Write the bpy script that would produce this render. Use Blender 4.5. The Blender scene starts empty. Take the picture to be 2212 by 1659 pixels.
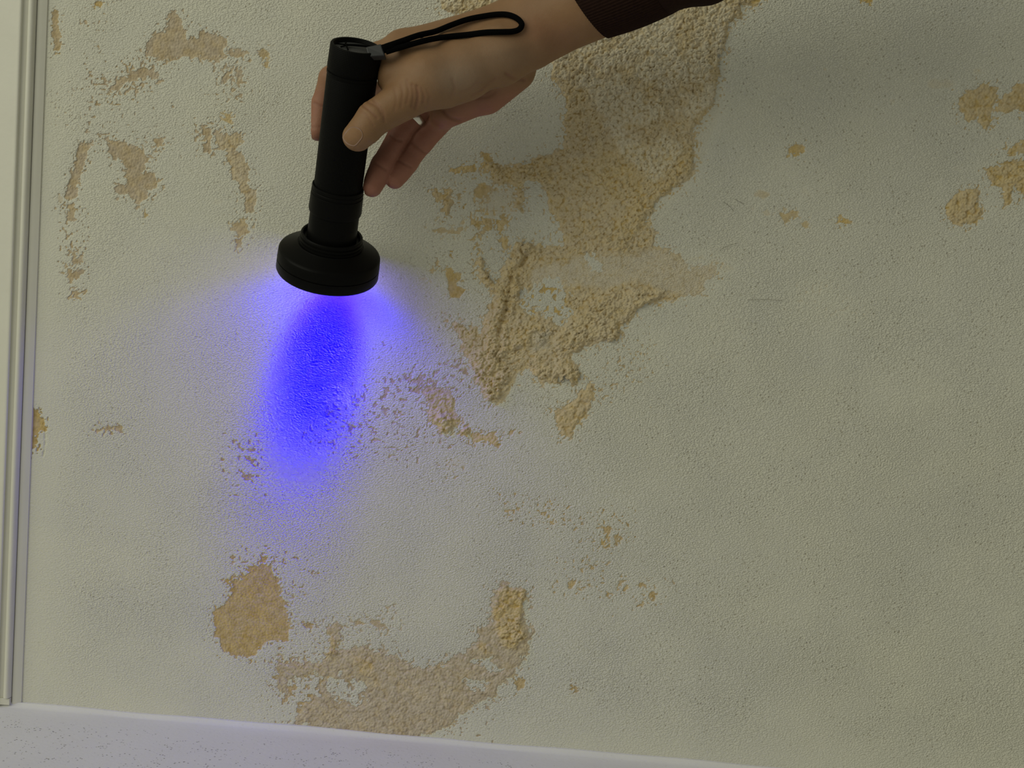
import bpy, math, random
import numpy as np
from mathutils import Matrix, Vector
from mathutils.bvhtree import BVHTree

# ------------------------------------------------------------------ camera
FPX, PW, PH = 2800.0, 2212.0, 1659.0          # focal length in pixels of the 2212x1659 frame
PITCH, YAW, ROLL = 0.08, 0.052, 0.067
CAM = np.array([0.0, -1.04, 0.3843])
FWD = np.array([-math.sin(YAW)*math.cos(PITCH), math.cos(YAW)*math.cos(PITCH), -math.sin(PITCH)])
_r = np.cross(FWD, [0, 0, 1.0]); _r /= np.linalg.norm(_r); _u = np.cross(_r, FWD)
RGT = _r*math.cos(ROLL) + _u*math.sin(ROLL)
UPV = -_r*math.sin(ROLL) + _u*math.cos(ROLL)

scn = bpy.context.scene
COL = scn.collection
cam_data = bpy.data.cameras.new('camera')
cam_data.sensor_width = 36.0
cam_data.lens = FPX*36.0/PW
cam_data.clip_start = 0.01
cam = bpy.data.objects.new('camera', cam_data)
COL.objects.link(cam)
cam.matrix_world = Matrix(((RGT[0], UPV[0], -FWD[0], CAM[0]), (RGT[1], UPV[1], -FWD[1], CAM[1]),
                           (RGT[2], UPV[2], -FWD[2], CAM[2]), (0, 0, 0, 1)))
scn.camera = cam
scn.cycles.max_bounces = 4
scn.cycles.diffuse_bounces = 3
scn.cycles.glossy_bounces = 2
scn.cycles.sample_clamp_indirect = 1.0

# ------------------------------------------------------------------ light and exposure
scn.view_settings.view_transform = 'Standard'
scn.view_settings.look = 'None'
scn.view_settings.gamma = 1.0
scn.view_settings.use_curve_mapping = False
scn.view_settings.exposure = 0.0

world = bpy.data.worlds.new('room_light'); scn.world = world
world.use_nodes = True
bg = world.node_tree.nodes['Background']
bg.inputs[0].default_value = (1.0, 0.993, 0.83, 1)
bg.inputs[1].default_value = 0.222

def area_light(name, loc, target, size, energy, color):
    l = bpy.data.lights.new(name, 'AREA'); l.shape = 'RECTANGLE'; l.size, l.size_y = size
    l.energy = energy; l.color = color
    o = bpy.data.objects.new(name, l); COL.objects.link(o)
    o.location = loc
    o.rotation_euler = (Vector(target) - Vector(loc)).to_track_quat('-Z', 'Y').to_euler()
    return o
# daylight from the room's window, high on the left behind the camera
area_light('window_daylight', (-2.3, -2.0, 1.75), (-0.05, 0.0, 0.3), (2.8, 2.2), 45.0, (1.0, 0.99, 0.80))

# ------------------------------------------------------------------ helpers
def ray_dir(u, v):
    return RGT*((u-PW/2)/FPX) - UPV*((v-PH/2)/FPX) + FWD
def at(u, v, d_mm):
    return CAM + ray_dir(u, v)*(d_mm/1000.0)
def project(P):
    q = P - CAM
    z = q @ FWD
    return PW/2 + FPX*(q @ RGT)/z, PH/2 - FPX*(q @ UPV)/z, z
def wall_pt(u, v):
    d = ray_dir(u, v); return CAM + d*(-CAM[1]/d[1])

def tag(o, label=None, cat=None, group=None, kind=None):
    if label: o['label'] = label
    if cat: o['category'] = cat
    if group: o['group'] = group
    if kind: o['kind'] = kind
    return o

def mesh_obj(name, verts, faces, mat=None, parent=None, smooth=True):
    me = bpy.data.meshes.new(name)
    me.from_pydata([tuple(map(float, v)) for v in verts], [], [tuple(map(int, f)) for f in faces])
    me.update()
    if smooth:
        me.polygons.foreach_set('use_smooth', np.ones(len(me.polygons), dtype=bool))
    if mat: me.materials.append(mat)
    o = bpy.data.objects.new(name, me); COL.objects.link(o)
    if parent: o.parent = parent
    return o

def quad_mesh(name, V, Q, mat):
    me = bpy.data.meshes.new(name)
    V = np.ascontiguousarray(V, dtype=np.float32); Q = np.ascontiguousarray(Q, dtype=np.int32)
    me.vertices.add(len(V)); me.vertices.foreach_set('co', V.ravel())
    me.loops.add(Q.size); me.loops.foreach_set('vertex_index', Q.ravel())
    me.polygons.add(len(Q))
    me.polygons.foreach_set('loop_start', np.arange(0, Q.size, 4, dtype=np.int32))
    me.polygons.foreach_set('use_smooth', np.ones(len(Q), dtype=bool))
    me.update(calc_edges=True)
    me.materials.append(mat)
    return me

def empty(name, mat4):
    o = bpy.data.objects.new(name, None); COL.objects.link(o)
    o.matrix_world = mat4
    o.empty_display_size = 0.02
    return o

def lathe(name, prof, mat, parent, n=96, sharp=35):
    """prof: list of (z, r) in metres; closed where r is 0"""
    V, Fc, rings = [], [], []
    for z, r in prof:
        if r < 1e-7:
            rings.append([len(V)]); V.append((0, 0, z))
        else:
            rings.append(list(range(len(V), len(V)+n)))
            V += [(r*math.cos(2*math.pi*k/n), r*math.sin(2*math.pi*k/n), z) for k in range(n)]
    for a, b in zip(rings[:-1], rings[1:]):
        for k in range(n):
            k2 = (k+1) % n
            if len(a) == 1 and len(b) == 1: continue
            if len(a) == 1: Fc.append((a[0], b[k2], b[k]))
            elif len(b) == 1: Fc.append((a[k], a[k2], b[0]))
            else: Fc.append((a[k], a[k2], b[k2], b[k]))
    o = mesh_obj(name, V, Fc, mat, parent)
    o.data.set_sharp_from_angle(angle=math.radians(sharp))
    return o

def tube(name, pts, rad, mat, parent, n=14, flat=1.0, caps=True):
    """smooth tube along world/local points with parallel-transport frames"""
    P = [Vector(p) for p in pts]
    R = rad if hasattr(rad, '__len__') else [rad]*len(P)
    T = [(P[min(i+1, len(P)-1)] - P[max(i-1, 0)]).normalized() for i in range(len(P))]
    nrm = T[0].orthogonal().normalized()
    V, Fc = [], []
    for i in range(len(P)):
        nrm = (nrm - T[i]*nrm.dot(T[i])).normalized()
        b = T[i].cross(nrm)
        for k in range(n):
            a = 2*math.pi*k/n
            V.append(P[i] + nrm*(math.cos(a)*R[i]) + b*(math.sin(a)*R[i]*flat))
    for i in range(len(P)-1):
        for k in range(n):
            k2 = (k+1) % n
            Fc.append((i*n+k, i*n+k2, (i+1)*n+k2, (i+1)*n+k))
    if caps:
        Fc.append(tuple(range(n-1, -1, -1))); Fc.append(tuple((len(P)-1)*n+k for k in range(n)))
    return mesh_obj(name, V, Fc, mat, parent)

def spline(pts, n):
    """Catmull-Rom through pts"""
    P = [np.array(p, float) for p in pts]
    P = [2*P[0]-P[1]] + P + [2*P[-1]-P[-2]]
    out = []
    segs = len(P)-3
    for i in range(n):
        t = i/(n-1)*segs; k = min(int(t), segs-1); f = t-k
        a, b, c, d = P[k:k+4]
        out.append(0.5*((2*b) + (-a+c)*f + (2*a-5*b+4*c-d)*f*f + (-a+3*b-3*c+d)*f**3))
    return out

# ------------------------------------------------------------------ materials
class NT:
    def __init__(self, name):
        self.m = bpy.data.materials.new(name); self.m.use_nodes = True
        self.t = self.m.node_tree
        self.b = self.t.nodes['Principled BSDF']
    def n(self, kind, **kw):
        nd = self.t.nodes.new(kind)
        for k, v in kw.items():
            if k.startswith('_'): setattr(nd, k[1:], v)
            else: nd.inputs[k.replace('__', ' ')].default_value = v
        return nd
    def link(self, a, b): self.t.links.new(a, b)
    def coord(self): return self.n('ShaderNodeTexCoord').outputs['Object']
    def noise(self, vec, scale, detail=3.0, rough=0.55, dist=0.0):
        nd = self.n('ShaderNodeTexNoise', Scale=scale, Detail=detail, Roughness=rough, Distortion=dist)
        self.link(vec, nd.inputs['Vector']); return nd.outputs['Fac']
    def voro(self, vec, scale, feature='F1', rand=1.0):
        nd = self.n('ShaderNodeTexVoronoi', _feature=feature, Scale=scale)
        nd.inputs['Randomness'].default_value = rand
        self.link(vec, nd.inputs['Vector']); return nd.outputs['Distance']
    def math(self, op, a, b=0.0, clamp=False):
        nd = self.n('ShaderNodeMath', _operation=op, _use_clamp=clamp)
        for i, x in enumerate((a, b)):
            if hasattr(x, 'is_linked'): self.link(x, nd.inputs[i])
            else: nd.inputs[i].default_value = x
        return nd.outputs[0]
    def ramp(self, fac, lo, hi, to0=0.0, to1=1.0):
        nd = self.n('ShaderNodeMapRange'); nd.interpolation_type = 'SMOOTHSTEP'
        self.link(fac, nd.inputs['Value'])
        for k, v in zip(('From Min', 'From Max', 'To Min', 'To Max'), (lo, hi, to0, to1)): nd.inputs[k].default_value = v
        return nd.outputs['Result']
    def mix(self, fac, a, b, mode='MIX'):
        nd = self.n('ShaderNodeMix', _data_type='RGBA', _blend_type=mode)
        for s, x in (('Factor', fac), ('A', a), ('B', b)):
            sock = [i for i in nd.inputs if i.name == s and (i.type == 'RGBA' or s == 'Factor')]
            sock = sock[0]
            if hasattr(x, 'is_linked'): self.link(x, sock)
            else: sock.default_value = x if s == 'Factor' else (*x, 1.0)
        return [o for o in nd.outputs if o.type == 'RGBA'][0]
    def bump(self, height, dist, strength=1.0, normal=None):
        nd = self.n('ShaderNodeBump', Strength=strength, Distance=dist)
        self.link(height, nd.inputs['Height'])
        if normal: self.link(normal, nd.inputs['Normal'])
        return nd.outputs['Normal']
    def out(self, color=None, rough=None, normal=None, **kw):
        if color is not None:
            if hasattr(color, 'is_linked'): self.link(color, self.b.inputs['Base Color'])
            else: self.b.inputs['Base Color'].default_value = (*color, 1)
        if rough is not None:
            if hasattr(rough, 'is_linked'): self.link(rough, self.b.inputs['Roughness'])
            else: self.b.inputs['Roughness'].default_value = rough
        if normal is not None: self.link(normal, self.b.inputs['Normal'])
        for k, v in kw.items(): self.b.inputs[k.replace('__', ' ')].default_value = v
        return self.m

def mat_wall():
    m = NT('flaking_plaster')
    co = m.coord()
    att = m.n('ShaderNodeAttribute', _attribute_name='mask')
    sep = m.n('ShaderNodeSeparateColor'); m.link(att.outputs['Color'], sep.inputs[0])
    bare, tint, white = sep.outputs[0], sep.outputs[1], sep.outputs[2]
    relief = att.outputs['Alpha']
    at2 = m.n('ShaderNodeAttribute', _attribute_name='vary')
    sp2 = m.n('ShaderNodeSeparateColor'); m.link(at2.outputs['Color'], sp2.inputs[0])
    mid, big, pits = sp2.outputs[0], sp2.outputs[1], sp2.outputs[2]
    paint = m.mix(big, (0.655, 0.650, 0.565), (0.70, 0.690, 0.580))
    pv = m.voro(co, 260.0)
    pitm = m.math('MULTIPLY', m.ramp(pv, 0.10, 0.27, 1.0, 0.0), pits)
    paint = m.mix(m.math('MULTIPLY', pitm, 0.55), paint, (0.34, 0.30, 0.21))
    pink = m.mix(mid, (0.40, 0.325, 0.225), (0.56, 0.475, 0.355))
    yel = m.mix(mid, (0.46, 0.315, 0.085), (0.66, 0.49, 0.195))
    rock = m.mix(tint, pink, yel)
    rock = m.mix(white, rock, (0.78, 0.73, 0.58))
    paint = m.mix(white, paint, (0.92, 0.92, 0.90))
    bsel = m.ramp(bare, 0.22, 0.60)
    bsel = m.math('MULTIPLY', bsel, m.ramp(bare, 0.02, 0.9))
    col = m.mix(bsel, paint, rock)
    # relief: roller stipple on the paint, granules on the bare plaster
    mp = m.n('ShaderNodeMapping'); mp.inputs['Rotation'].default_value = (0, math.radians(38), 0); mp.inputs['Scale'].default_value = (0.62, 1, 1)
    m.link(co, mp.inputs['Vector'])
    st = m.noise(mp.outputs[0], 1000.0, 1.5, 0.5, 0.2)
    h1 = m.math('SUBTRACT', m.ramp(st, 0.34, 0.70), m.math('MULTIPLY', pitm, 0.6))
    h1 = m.math('MULTIPLY', h1, relief)
    gr = m.math('MULTIPLY', m.voro(co, 480.0), -1.0)
    hh = m.mix(at2.outputs['Alpha'], h1, gr)
    nrm = m.bump(hh, 0.0010, 0.66)
    return m.out(col, 0.9, nrm, Specular__IOR__Level=0.12)

def mat_plain(name, color, rough, noise_amt=0.06, scale=60.0, bump=0.0, **kw):
    m = NT(name); co = m.coord()
    nz = m.noise(co, scale, 4.0)
    c2 = tuple(max(0.0, c*(1-noise_amt*2)) for c in color)
    col = m.mix(nz, c2, tuple(min(1, c*(1+noise_amt)) for c in color))
    nrm = m.bump(m.noise(co, scale*6, 3.0), bump, 1.0) if bump else None
    return m.out(col, rough, nrm, **kw)

def mat_floor():
    m = NT('speckled_ledge_paint'); co = m.coord()
    base = m.mix(m.noise(co, 14.0, 4.0), (0.70, 0.70, 0.67), (0.77, 0.77, 0.73))
    v = m.voro(co, 330.0)
    sp = m.math('MULTIPLY', m.ramp(v, 0.14, 0.28, 1.0, 0.0), m.ramp(m.noise(co, 75.0, 3.0), 0.46, 0.60))
    sepv = m.n('ShaderNodeSeparateXYZ'); m.link(co, sepv.inputs[0])
    away = m.ramp(sepv.outputs['Y'], -0.045, -0.015, 1.0, 0.10)      # grit gathers away from the wall
    sp = m.math('MULTIPLY', sp, away)
    col = m.mix(m.math('MULTIPLY', sp, 0.7), base, (0.16, 0.145, 0.11))
    h = m.math('SUBTRACT', m.math('MULTIPLY', m.noise(co, 260.0, 3.0), 0.5), sp)
    return m.out(col, 0.8, m.bump(h, 0.0006, 0.7), Specular__IOR__Level=0.2)

def mat_knurl(name):
    m = NT(name); co = m.coord()
    s = m.n('ShaderNodeSeparateXYZ'); m.link(co, s.inputs[0])
    ang = m.math('ARCTAN2', s.outputs['Y'], s.outputs['X'])
    a = m.math('MULTIPLY', ang, 46.0); z = m.math('MULTIPLY', s.outputs['Z'], 2600.0)
    k = m.math('MULTIPLY', m.math('SINE', m.math('ADD', a, z)), m.math('SINE', m.math('SUBTRACT', a, z)))
    return m.out((0.0035, 0.0035, 0.0030), 0.5, m.bump(k, 0.00012, 0.7), Specular__IOR__Level=0.06)

def mat_skin():
    m = NT('skin'); co = m.coord()
    att = m.n('ShaderNodeAttribute', _attribute_name='tone')
    sep = m.n('ShaderNodeSeparateColor'); m.link(att.outputs['Color'], sep.inputs[0])
    red, crease, cool = sep.outputs[0], sep.outputs[1], sep.outputs[2]
    nz = m.noise(co, 70.0, 5.0, 0.6)
    back = m.mix(nz, (0.213, 0.117, 0.054), (0.298, 0.171, 0.086))
    palm = m.mix(nz, (0.285, 0.118, 0.078), (0.37, 0.170, 0.116))
    col = m.mix(red, back, palm)
    col = m.mix(m.math('MULTIPLY', cool, 0.6), col, (0.36, 0.275, 0.205))
    col = m.mix(m.math('MULTIPLY', m.ramp(m.noise(co, 420.0, 2.0), 0.55, 0.75), 0.16), col, (0.30, 0.15, 0.09))
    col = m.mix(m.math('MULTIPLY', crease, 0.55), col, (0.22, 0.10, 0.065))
    h = m.math('ADD', m.math('MULTIPLY', m.voro(co, 900.0, 'DISTANCE_TO_EDGE'), 0.5), m.noise(co, 260.0, 4.0))
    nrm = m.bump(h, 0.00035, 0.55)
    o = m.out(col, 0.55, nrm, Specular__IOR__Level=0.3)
    m.b.inputs['Subsurface Weight'].default_value = 0.12
    m.b.inputs['Subsurface Radius'].default_value = (1.0, 0.35, 0.2)
    m.b.inputs['Subsurface Scale'].default_value = 0.003
    return o

M = {}
M['wall'] = mat_wall()
M['trim'] = mat_plain('painted_trim', (0.70, 0.69, 0.60), 0.55, 0.03, 30.0, 0.0002)
M['floor'] = mat_floor()
M['seal'] = mat_plain('white_sealant', (0.80, 0.79, 0.74), 0.6, 0.03, 40.0, 0.0002)
M['gap'] = mat_plain('dark_gap', (0.30, 0.28, 0.22), 0.9)
M['knurl'] = mat_knurl('black_knurled_aluminium')
M['black'] = mat_plain('black_anodised_aluminium', (0.0040, 0.0040, 0.0034), 0.42, 0.1, 200.0, 0.0, Specular__IOR__Level=0.07)
M['rubber'] = mat_plain('grey_rubber', (0.035, 0.035, 0.035), 0.6, 0.1, 120.0)
M['cord'] = mat_plain('black_braided_cord', (0.0022, 0.0022, 0.0022), 0.95, 0.2, 300.0, 0.0004, Specular__IOR__Level=0.05)
M['plastic'] = mat_plain('dark_grey_plastic', (0.022, 0.023, 0.024), 0.5, 0.1, 200.0)
M['metal'] = mat_plain('silver_ring_metal', (0.80, 0.77, 0.68), 0.28, 0.03, 60.0, 0.0, Metallic=1.0)
M['skin'] = mat_skin()
M['nail'] = mat_plain('fingernail', (0.31, 0.195, 0.145), 0.36, 0.08, 120.0, 0.0001)
M['nail_edge'] = mat_plain('fingernail_edge', (0.60, 0.47, 0.33), 0.4, 0.05, 120.0)
M['knit'] = mat_plain('brown_rib_knit', (0.026, 0.0125, 0.0085), 0.95, 0.25, 400.0, 0.0004, Specular__IOR__Level=0.1)
M['hair'] = mat_plain('dark_hair', (0.16, 0.14, 0.10), 0.6)
lensm = NT('violet_lens')
lensm.b.inputs['Emission Color'].default_value = (0.25, 0.2, 1.0, 1); lensm.b.inputs['Emission Strength'].default_value = 6.0
M['lens'] = lensm.out((0.2, 0.15, 0.5), 0.2)

# ------------------------------------------------------------------ noise on arrays
rng = np.random.default_rng(7)
LAT = rng.random((512, 512)).astype(np.float32)
JX = rng.random((512, 512)).astype(np.float32); JY = rng.random((512, 512)).astype(np.float32)
def vnoise(x, y):
    xi = np.floor(x).astype(np.int32); yi = np.floor(y).astype(np.int32)
    fx = (x-xi).astype(np.float32); fy = (y-yi).astype(np.float32)
    fx = fx*fx*(3-2*fx); fy = fy*fy*(3-2*fy)
    x0, x1, y0, y1 = xi & 511, (xi+1) & 511, yi & 511, (yi+1) & 511
    return (LAT[x0, y0]*(1-fx)+LAT[x1, y0]*fx)*(1-fy) + (LAT[x0, y1]*(1-fx)+LAT[x1, y1]*fx)*fy
def fbm(x, y, octv=4, gain=0.55):
    s = 0; a = 1; tot = 0
    for k in range(octv):
        s = s + a*(vnoise(x*2**k + 37.3*k, y*2**k + 11.7*k)*2-1); tot += a; a *= gain
    return s/tot*1.5
def worley(x, y):
    xi = np.floor(x).astype(np.int32); yi = np.floor(y).astype(np.int32)
    best = np.full(x.shape, 9.0, np.float32); cid = np.zeros(x.shape, np.float32)
    for dx in (-1, 0, 1):
        for dy in (-1, 0, 1):
            cx, cy = xi+dx, yi+dy
            a, b = cx & 511, cy & 511
            d = (cx+JX[a, b]-x)**2 + (cy+JY[a, b]-y)**2
            c = d < best
            best = np.where(c, d, best); cid = np.where(c, LAT[a, b], cid)
    return np.sqrt(best), cid
def sstep(lo, hi, x):
    t = np.clip((x-lo)/(hi-lo), 0, 1); return t*t*(3-2*t)
def poly_sd(px, py, poly):
    """signed distance, positive inside"""
    d = np.full(px.shape, 1e9, np.float32); ins = np.zeros(px.shape, bool)
    n = len(poly)
    for i in range(n):
        ax, ay = poly[i]; bx, by = poly[(i+1) % n]
        ex, ey = bx-ax, by-ay
        wx, wy = px-ax, py-ay
        t = np.clip((wx*ex+wy*ey)/(ex*ex+ey*ey+1e-9), 0, 1)
        d = np.minimum(d, (wx-ex*t)**2+(wy-ey*t)**2)
        if ay != by:
            c = ((ay > py) != (by > py)) & (px < (bx-ax)*(py-ay)/(by-ay)+ax)
            ins ^= c
    d = np.sqrt(d)
    return np.where(ins, d, -d)

# ------------------------------------------------------------------ wall: damage map (pixel outlines measured on the photograph, laid on the wall plane)
def P(ox, oy, s, *pts):
    return [(ox+x/s, oy+y/s) for x, y in pts]
A = lambda *p: P(0, 0, 2.37, *p)          # upper left
B = lambda *p: P(900, 300, 2.37, *p)      # centre
C = lambda *p: P(1500, 0, 2.37, *p)       # upper right
D = lambda *p: P(400, 1150, 2.011, *p)    # bottom
G = lambda *p: P(1050, 1050, 4.916, *p)   # lower right specks
K = lambda *p: P(900, 330, 4.74, *p)      # centre, closer
L4 = lambda *p: P(850, 780, 6.38, *p)
def blob(cx, cy, rx, ry=None, n=9):
    ry = ry or rx
    return [(cx+rx*math.cos(2*math.pi*k/n), cy+ry*math.sin(2*math.pi*k/n)) for k in range(n)]

main_outline = [(940, -160), (945, 4), (962, 24), (1000, 32), (1060, 60), (1130, 110), (1190, 130), (1185, 165), (1202, 182), (1216, 195), (1226, 225), (1217, 265), (1219, 290),
    (1218, 316), (1191, 331), (1161, 338), (1136, 351), (1102, 355), (1069, 352), (1056, 334), (1043, 336), (1052, 367), (1060, 389), (1086, 399), (1110, 405), (1115, 427), (1106, 450), (1128, 460), (1131, 426), (1128, 403), (1157, 391), (1178, 410), (1181, 439), (1195, 460), (1208, 490), (1217, 528),
    (1178, 528), (1153, 528), (1128, 519), (1111, 528), (1102, 553), (1086, 587), (1073, 608), (1056, 597), (1046, 570), (1039, 549), (1026, 557), (1031, 587), (1045, 622), (1069, 640), (1052, 667), (1045, 692), (1041, 722), (1026, 705), (1010, 709), (991, 700), (965, 690), (980, 709), (995, 734), (991, 755), (1010, 777), (1026, 802), (1026, 827), (1039, 844), (1056, 868), (1073, 880),
    (1086, 857), (1102, 832), (1119, 802), (1136, 793), (1149, 806), (1166, 827), (1191, 829), (1220, 817), (1237, 836), (1254, 827), (1258, 810), (1246, 796), (1233, 764), (1252, 760), (1280, 745), (1322, 740), (1339, 733), (1343, 705), (1368, 686), (1377, 667), (1406, 657), (1448, 646), (1524, 631), (1524, 612), (1548, 590), (1548, 572),
    (1491, 576), (1476, 560), (1448, 540), (1416, 528), (1415, 494), (1400, 477), (1415, 448), (1431, 424), (1470, 402), (1495, 380), (1504, 325), (1494, 290), (1530, 245), (1548, 200), (1556, 150), (1560, 110), (1577, 56), (1604, 32), (1606, 8), (1640, 4), (1660, -160)]

# (name, kind, outline, tint, crust height mm, granule px, options, label)
PATCH = []
def patch(name, pts, tint, crust=0.0, gran=11.0, amp=7.0, sc=13.0, w=2.0, lab=None, dep=0.35, cov=1.0, white=0.3, holes=(), obj=True):
    PATCH.append(dict(name=name, pts=pts, tint=tint, crust=crust, gran=gran, amp=amp, sc=sc, w=w, label=lab, dep=dep, cov=cov, white=white, holes=holes, obj=obj and lab is not None))

# soft damp discolouration first (no relief)
def stain(pts, tint, cov, w=14.0, amp=10.0):
    patch('damp_stain', pts, tint, amp=amp, sc=26.0, w=w, dep=0.0, cov=cov, white=0.1)
stain([(1480, 545), (1560, 560), (1590, 580), (1545, 600), (1530, 640), (1450, 655), (1380, 640), (1370, 560)], 0.75, 0.42)
stain([(1540, 180), (1590, 80), (1570, 200), (1555, 280), (1510, 390), (1440, 440), (1410, 430), (1480, 300)], 0.9, 0.36, 18)
stain([(1560, 0), (1640, -10), (1600, 70), (1560, 130)], 0.7, 0.3, 18)
stain(B((300, 240), (520, 250), (540, 380), (430, 400), (330, 400), (300, 330)), 0.6, 0.42, 10)
stain(B((500, 1080), (580, 1090), (570, 1180), (520, 1200), (450, 1340), (400, 1380), (440, 1250)), 0.8, 0.6, 6)
stain(blob(1660, 645, 18, 8), 0.2, 0.25)
stain(blob(1745, 625, 42, 22), 0.1, 0.22, 16)
stain(blob(1800, 650, 60, 26), 0.5, 0.14, 20)
stain(blob(2035, 182, 36, 18), 0.5, 0.42, 10)
stain(blob(1932, 218, 15, 10), 0.75, 0.42, 8)
stain(blob(1852, 215, 7), 0.9, 0.45, 6); stain(blob(1783, 150, 8), 0.9, 0.5, 6); stain(blob(1912, 248, 7), 0.8, 0.4, 6)
stain(blob(2112, 154, 8), 0.9, 0.4, 6); stain(blob(2066, 364, 12, 8), 0.7, 0.35, 7); stain(blob(2110, 360, 24, 9), 0.7, 0.3, 9)
stain(blob(1896, 88, 10), 0.7, 0.3, 7); stain(blob(2025, 402, 14, 10), 0.6, 0.25, 8); stain(blob(2165, 545, 40, 12), 0.6, 0.2, 12)
stain(blob(1648, 420, 15, 11), 0.95, 0.5, 6); stain(blob(1738, 418, 14, 10), 0.3, 0.35, 8)
stain(blob(470, 435, 12, 9), 0.9, 0.35, 6); stain(blob(395, 1080, 16, 9), 0.8, 0.25, 6)
stain(blob(1413, 1276, 34, 22), 0.6, 0.25, 12); stain(blob(1254, 1196, 12), 0.6, 0.25, 8)
stain(D((60, 240), (110, 240), (110, 300), (60, 300)), 0.5, 0.2, 9)
stain(blob(1150, 268, 6, 5), 0.9, 0.4, 4)
stain([(960, 1000), (1010, 985), (1000, 1015), (965, 1020)], 0.9, 0.35, 8)
stain([(240, 1400), (420, 1380), (460, 1460), (260, 1480)], 0.7, 0.10, 40)

# upper left
patch('peeled_patch', A((262, 60), (280, 48), (300, 60), (303, 150), (300, 200), (318, 225), (296, 262), (265, 215), (272, 150), (262, 95)), 0.35, amp=3, sc=7, lab='narrow brown peeled strip beside the white trim, top left corner')
patch('peeled_patch', A((865, 70), (915, 70), (945, 150), (960, 190), (1010, 185), (1020, 150), (1060, 160), (1080, 175), (1140, 175), (1165, 215), (1140, 290), (1100, 320), (1030, 300), (950, 290), (880, 310), (830, 315), (745, 270), (765, 200), (800, 170), (845, 165), (850, 110)), 0.12, lab='broad pinkish peeled patch high on the wall left of the flashlight', amp=6, sc=9)
patch('peeled_patch', A((640, 385), (690, 350), (720, 335), (800, 345), (800, 405), (740, 400), (690, 412), (650, 425), (600, 460), (560, 452), (600, 400)), 0.12, lab='small pinkish peeled patch below the broad one at upper left', amp=8, sc=9)
patch('peeled_patch', A((540, 705), (575, 712), (640, 735), (720, 760), (755, 800), (792, 757), (775, 800), (742, 840), (735, 890), (780, 885), (808, 930), (800, 965), (755, 970), (752, 1010), (715, 1052), (680, 1030), (660, 1000), (620, 1003), (590, 965), (610, 940), (640, 950), (640, 860), (625, 825), (580, 812), (555, 770)), 0.12, lab='pinkish Y shaped peeled patch left of the flashlight barrel', amp=6, sc=10)
patch('peeled_patch', A((780, 715), (830, 700), (840, 740), (800, 752)), 0.1, cov=0.9, amp=5)
patch('peeled_patch', A((400, 738), (472, 728), (442, 800), (432, 850), (405, 900), (392, 950), (397, 1000), (350, 1032), (328, 1012), (345, 950), (372, 880), (385, 800)), 0.12, lab='long slanting brown peeled streak nearest the white trim', amp=3.5, sc=8, dep=0.6)
patch('peeled_patch', A((345, 1035), (372, 1040), (378, 1130), (350, 1130)), 0.2, amp=7, sc=7)
patch('peeled_patch', A((360, 1290), (400, 1300), (410, 1340), (370, 1360)), 0.1, amp=5, sc=8, cov=0.8)
patch('peeled_patch', A((332, 1365), (380, 1385), (425, 1375), (436, 1400), (400, 1425), (355, 1450), (340, 1420)), 0.12, lab='faint pinkish flake below the brown streak by the white trim', amp=5, sc=8, cov=0.85)
patch('peeled_patch', A((350, 1520), (390, 1490), (430, 1490), (390, 1520)), 0.3, amp=4, sc=6)
patch('peeled_patch', blob(305/2.37, 1018/2.37, 7, 9), 0.4, amp=2, cov=0.5)
patch('peeled_patch', A((1040, 658), (1076, 658), (1082, 785), (1042, 785)), 0.25, amp=6, sc=9)
patch('peeled_patch', A((1095, 655), (1160, 688), (1238, 688), (1232, 740), (1212, 770), (1265, 830), (1274, 870), (1258, 935), (1302, 970), (1302, 1082), (1260, 1092), (1245, 1000), (1208, 920), (1162, 840), (1158, 780), (1105, 740)), 0.25, crust=0.5, gran=9, lab='curving ochre flaked streak just left of the flashlight barrel', amp=6, sc=9)
patch('peeled_patch', A((1198, 1140), (1250, 1130), (1280, 1180), (1240, 1200), (1215, 1290), (1205, 1220)), 0.3, amp=7, sc=8, cov=0.8)
patch('peeled_patch', A((1135, 575), (1185, 575), (1185, 635), (1150, 625)), 0.95, amp=6, sc=6, cov=0.7)
patch('peeled_patch', blob(213, 8, 9, 6), 0.6, amp=3); patch('peeled_patch', blob(183, 47, 4, 5), 0.3, amp=1)
patch('peeled_patch', blob(569, 115, 9, 10), 0.7, amp=5, cov=0.7); patch('peeled_patch', blob(512, 113, 22, 9), 0.15, amp=8, sc=7, cov=0.8)
patch('peeled_patch', blob(488, 165, 9, 13), 0.15, amp=8, sc=6, cov=0.9); patch('peeled_patch', blob(515, 165, 10, 15), 0.1, amp=8, sc=6, cov=0.7)
patch('peeled_patch', blob(315, 465, 6, 7), 0.8, amp=2, cov=0.7); patch('peeled_patch', blob(575, 140, 6, 9), 0.6, amp=5, cov=0.7)
patch('peeled_patch', P(0, 700, 4.15, (252, 728), (272, 732), (332, 778), (350, 828), (387, 850), (412, 950), (404, 978), (360, 958), (318, 1012), (330, 1060), (318, 1102), (262, 1142), (238, 1222), (222, 1135), (217, 1050), (240, 1015), (250, 900)), 0.72, lab='orange brown chipped spot touching the white trim at mid height', amp=2, sc=6, dep=1.0)
patch('peeled_patch', [(193, 930), (225, 922), (262, 921), (264, 933), (235, 930), (205, 935)], 0.3, amp=2.5, sc=6)

# centre: the great crusted patch
holeA = B((520, 850), (545, 785), (600, 745), (680, 705), (735, 735), (780, 790), (760, 850), (800, 880), (750, 950), (690, 930), (640, 905), (560, 872))
holeB = B((870, 610), (900, 585), (925, 620), (948, 665), (915, 685), (880, 645))
patch('salt_crust', main_outline, 0.5, crust=1.5, gran=7, amp=8, sc=12, lab='large yellow tan salt crusted patch spreading below the brown sleeve', holes=(holeA, holeB), dep=0.25, white=0.4)
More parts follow.
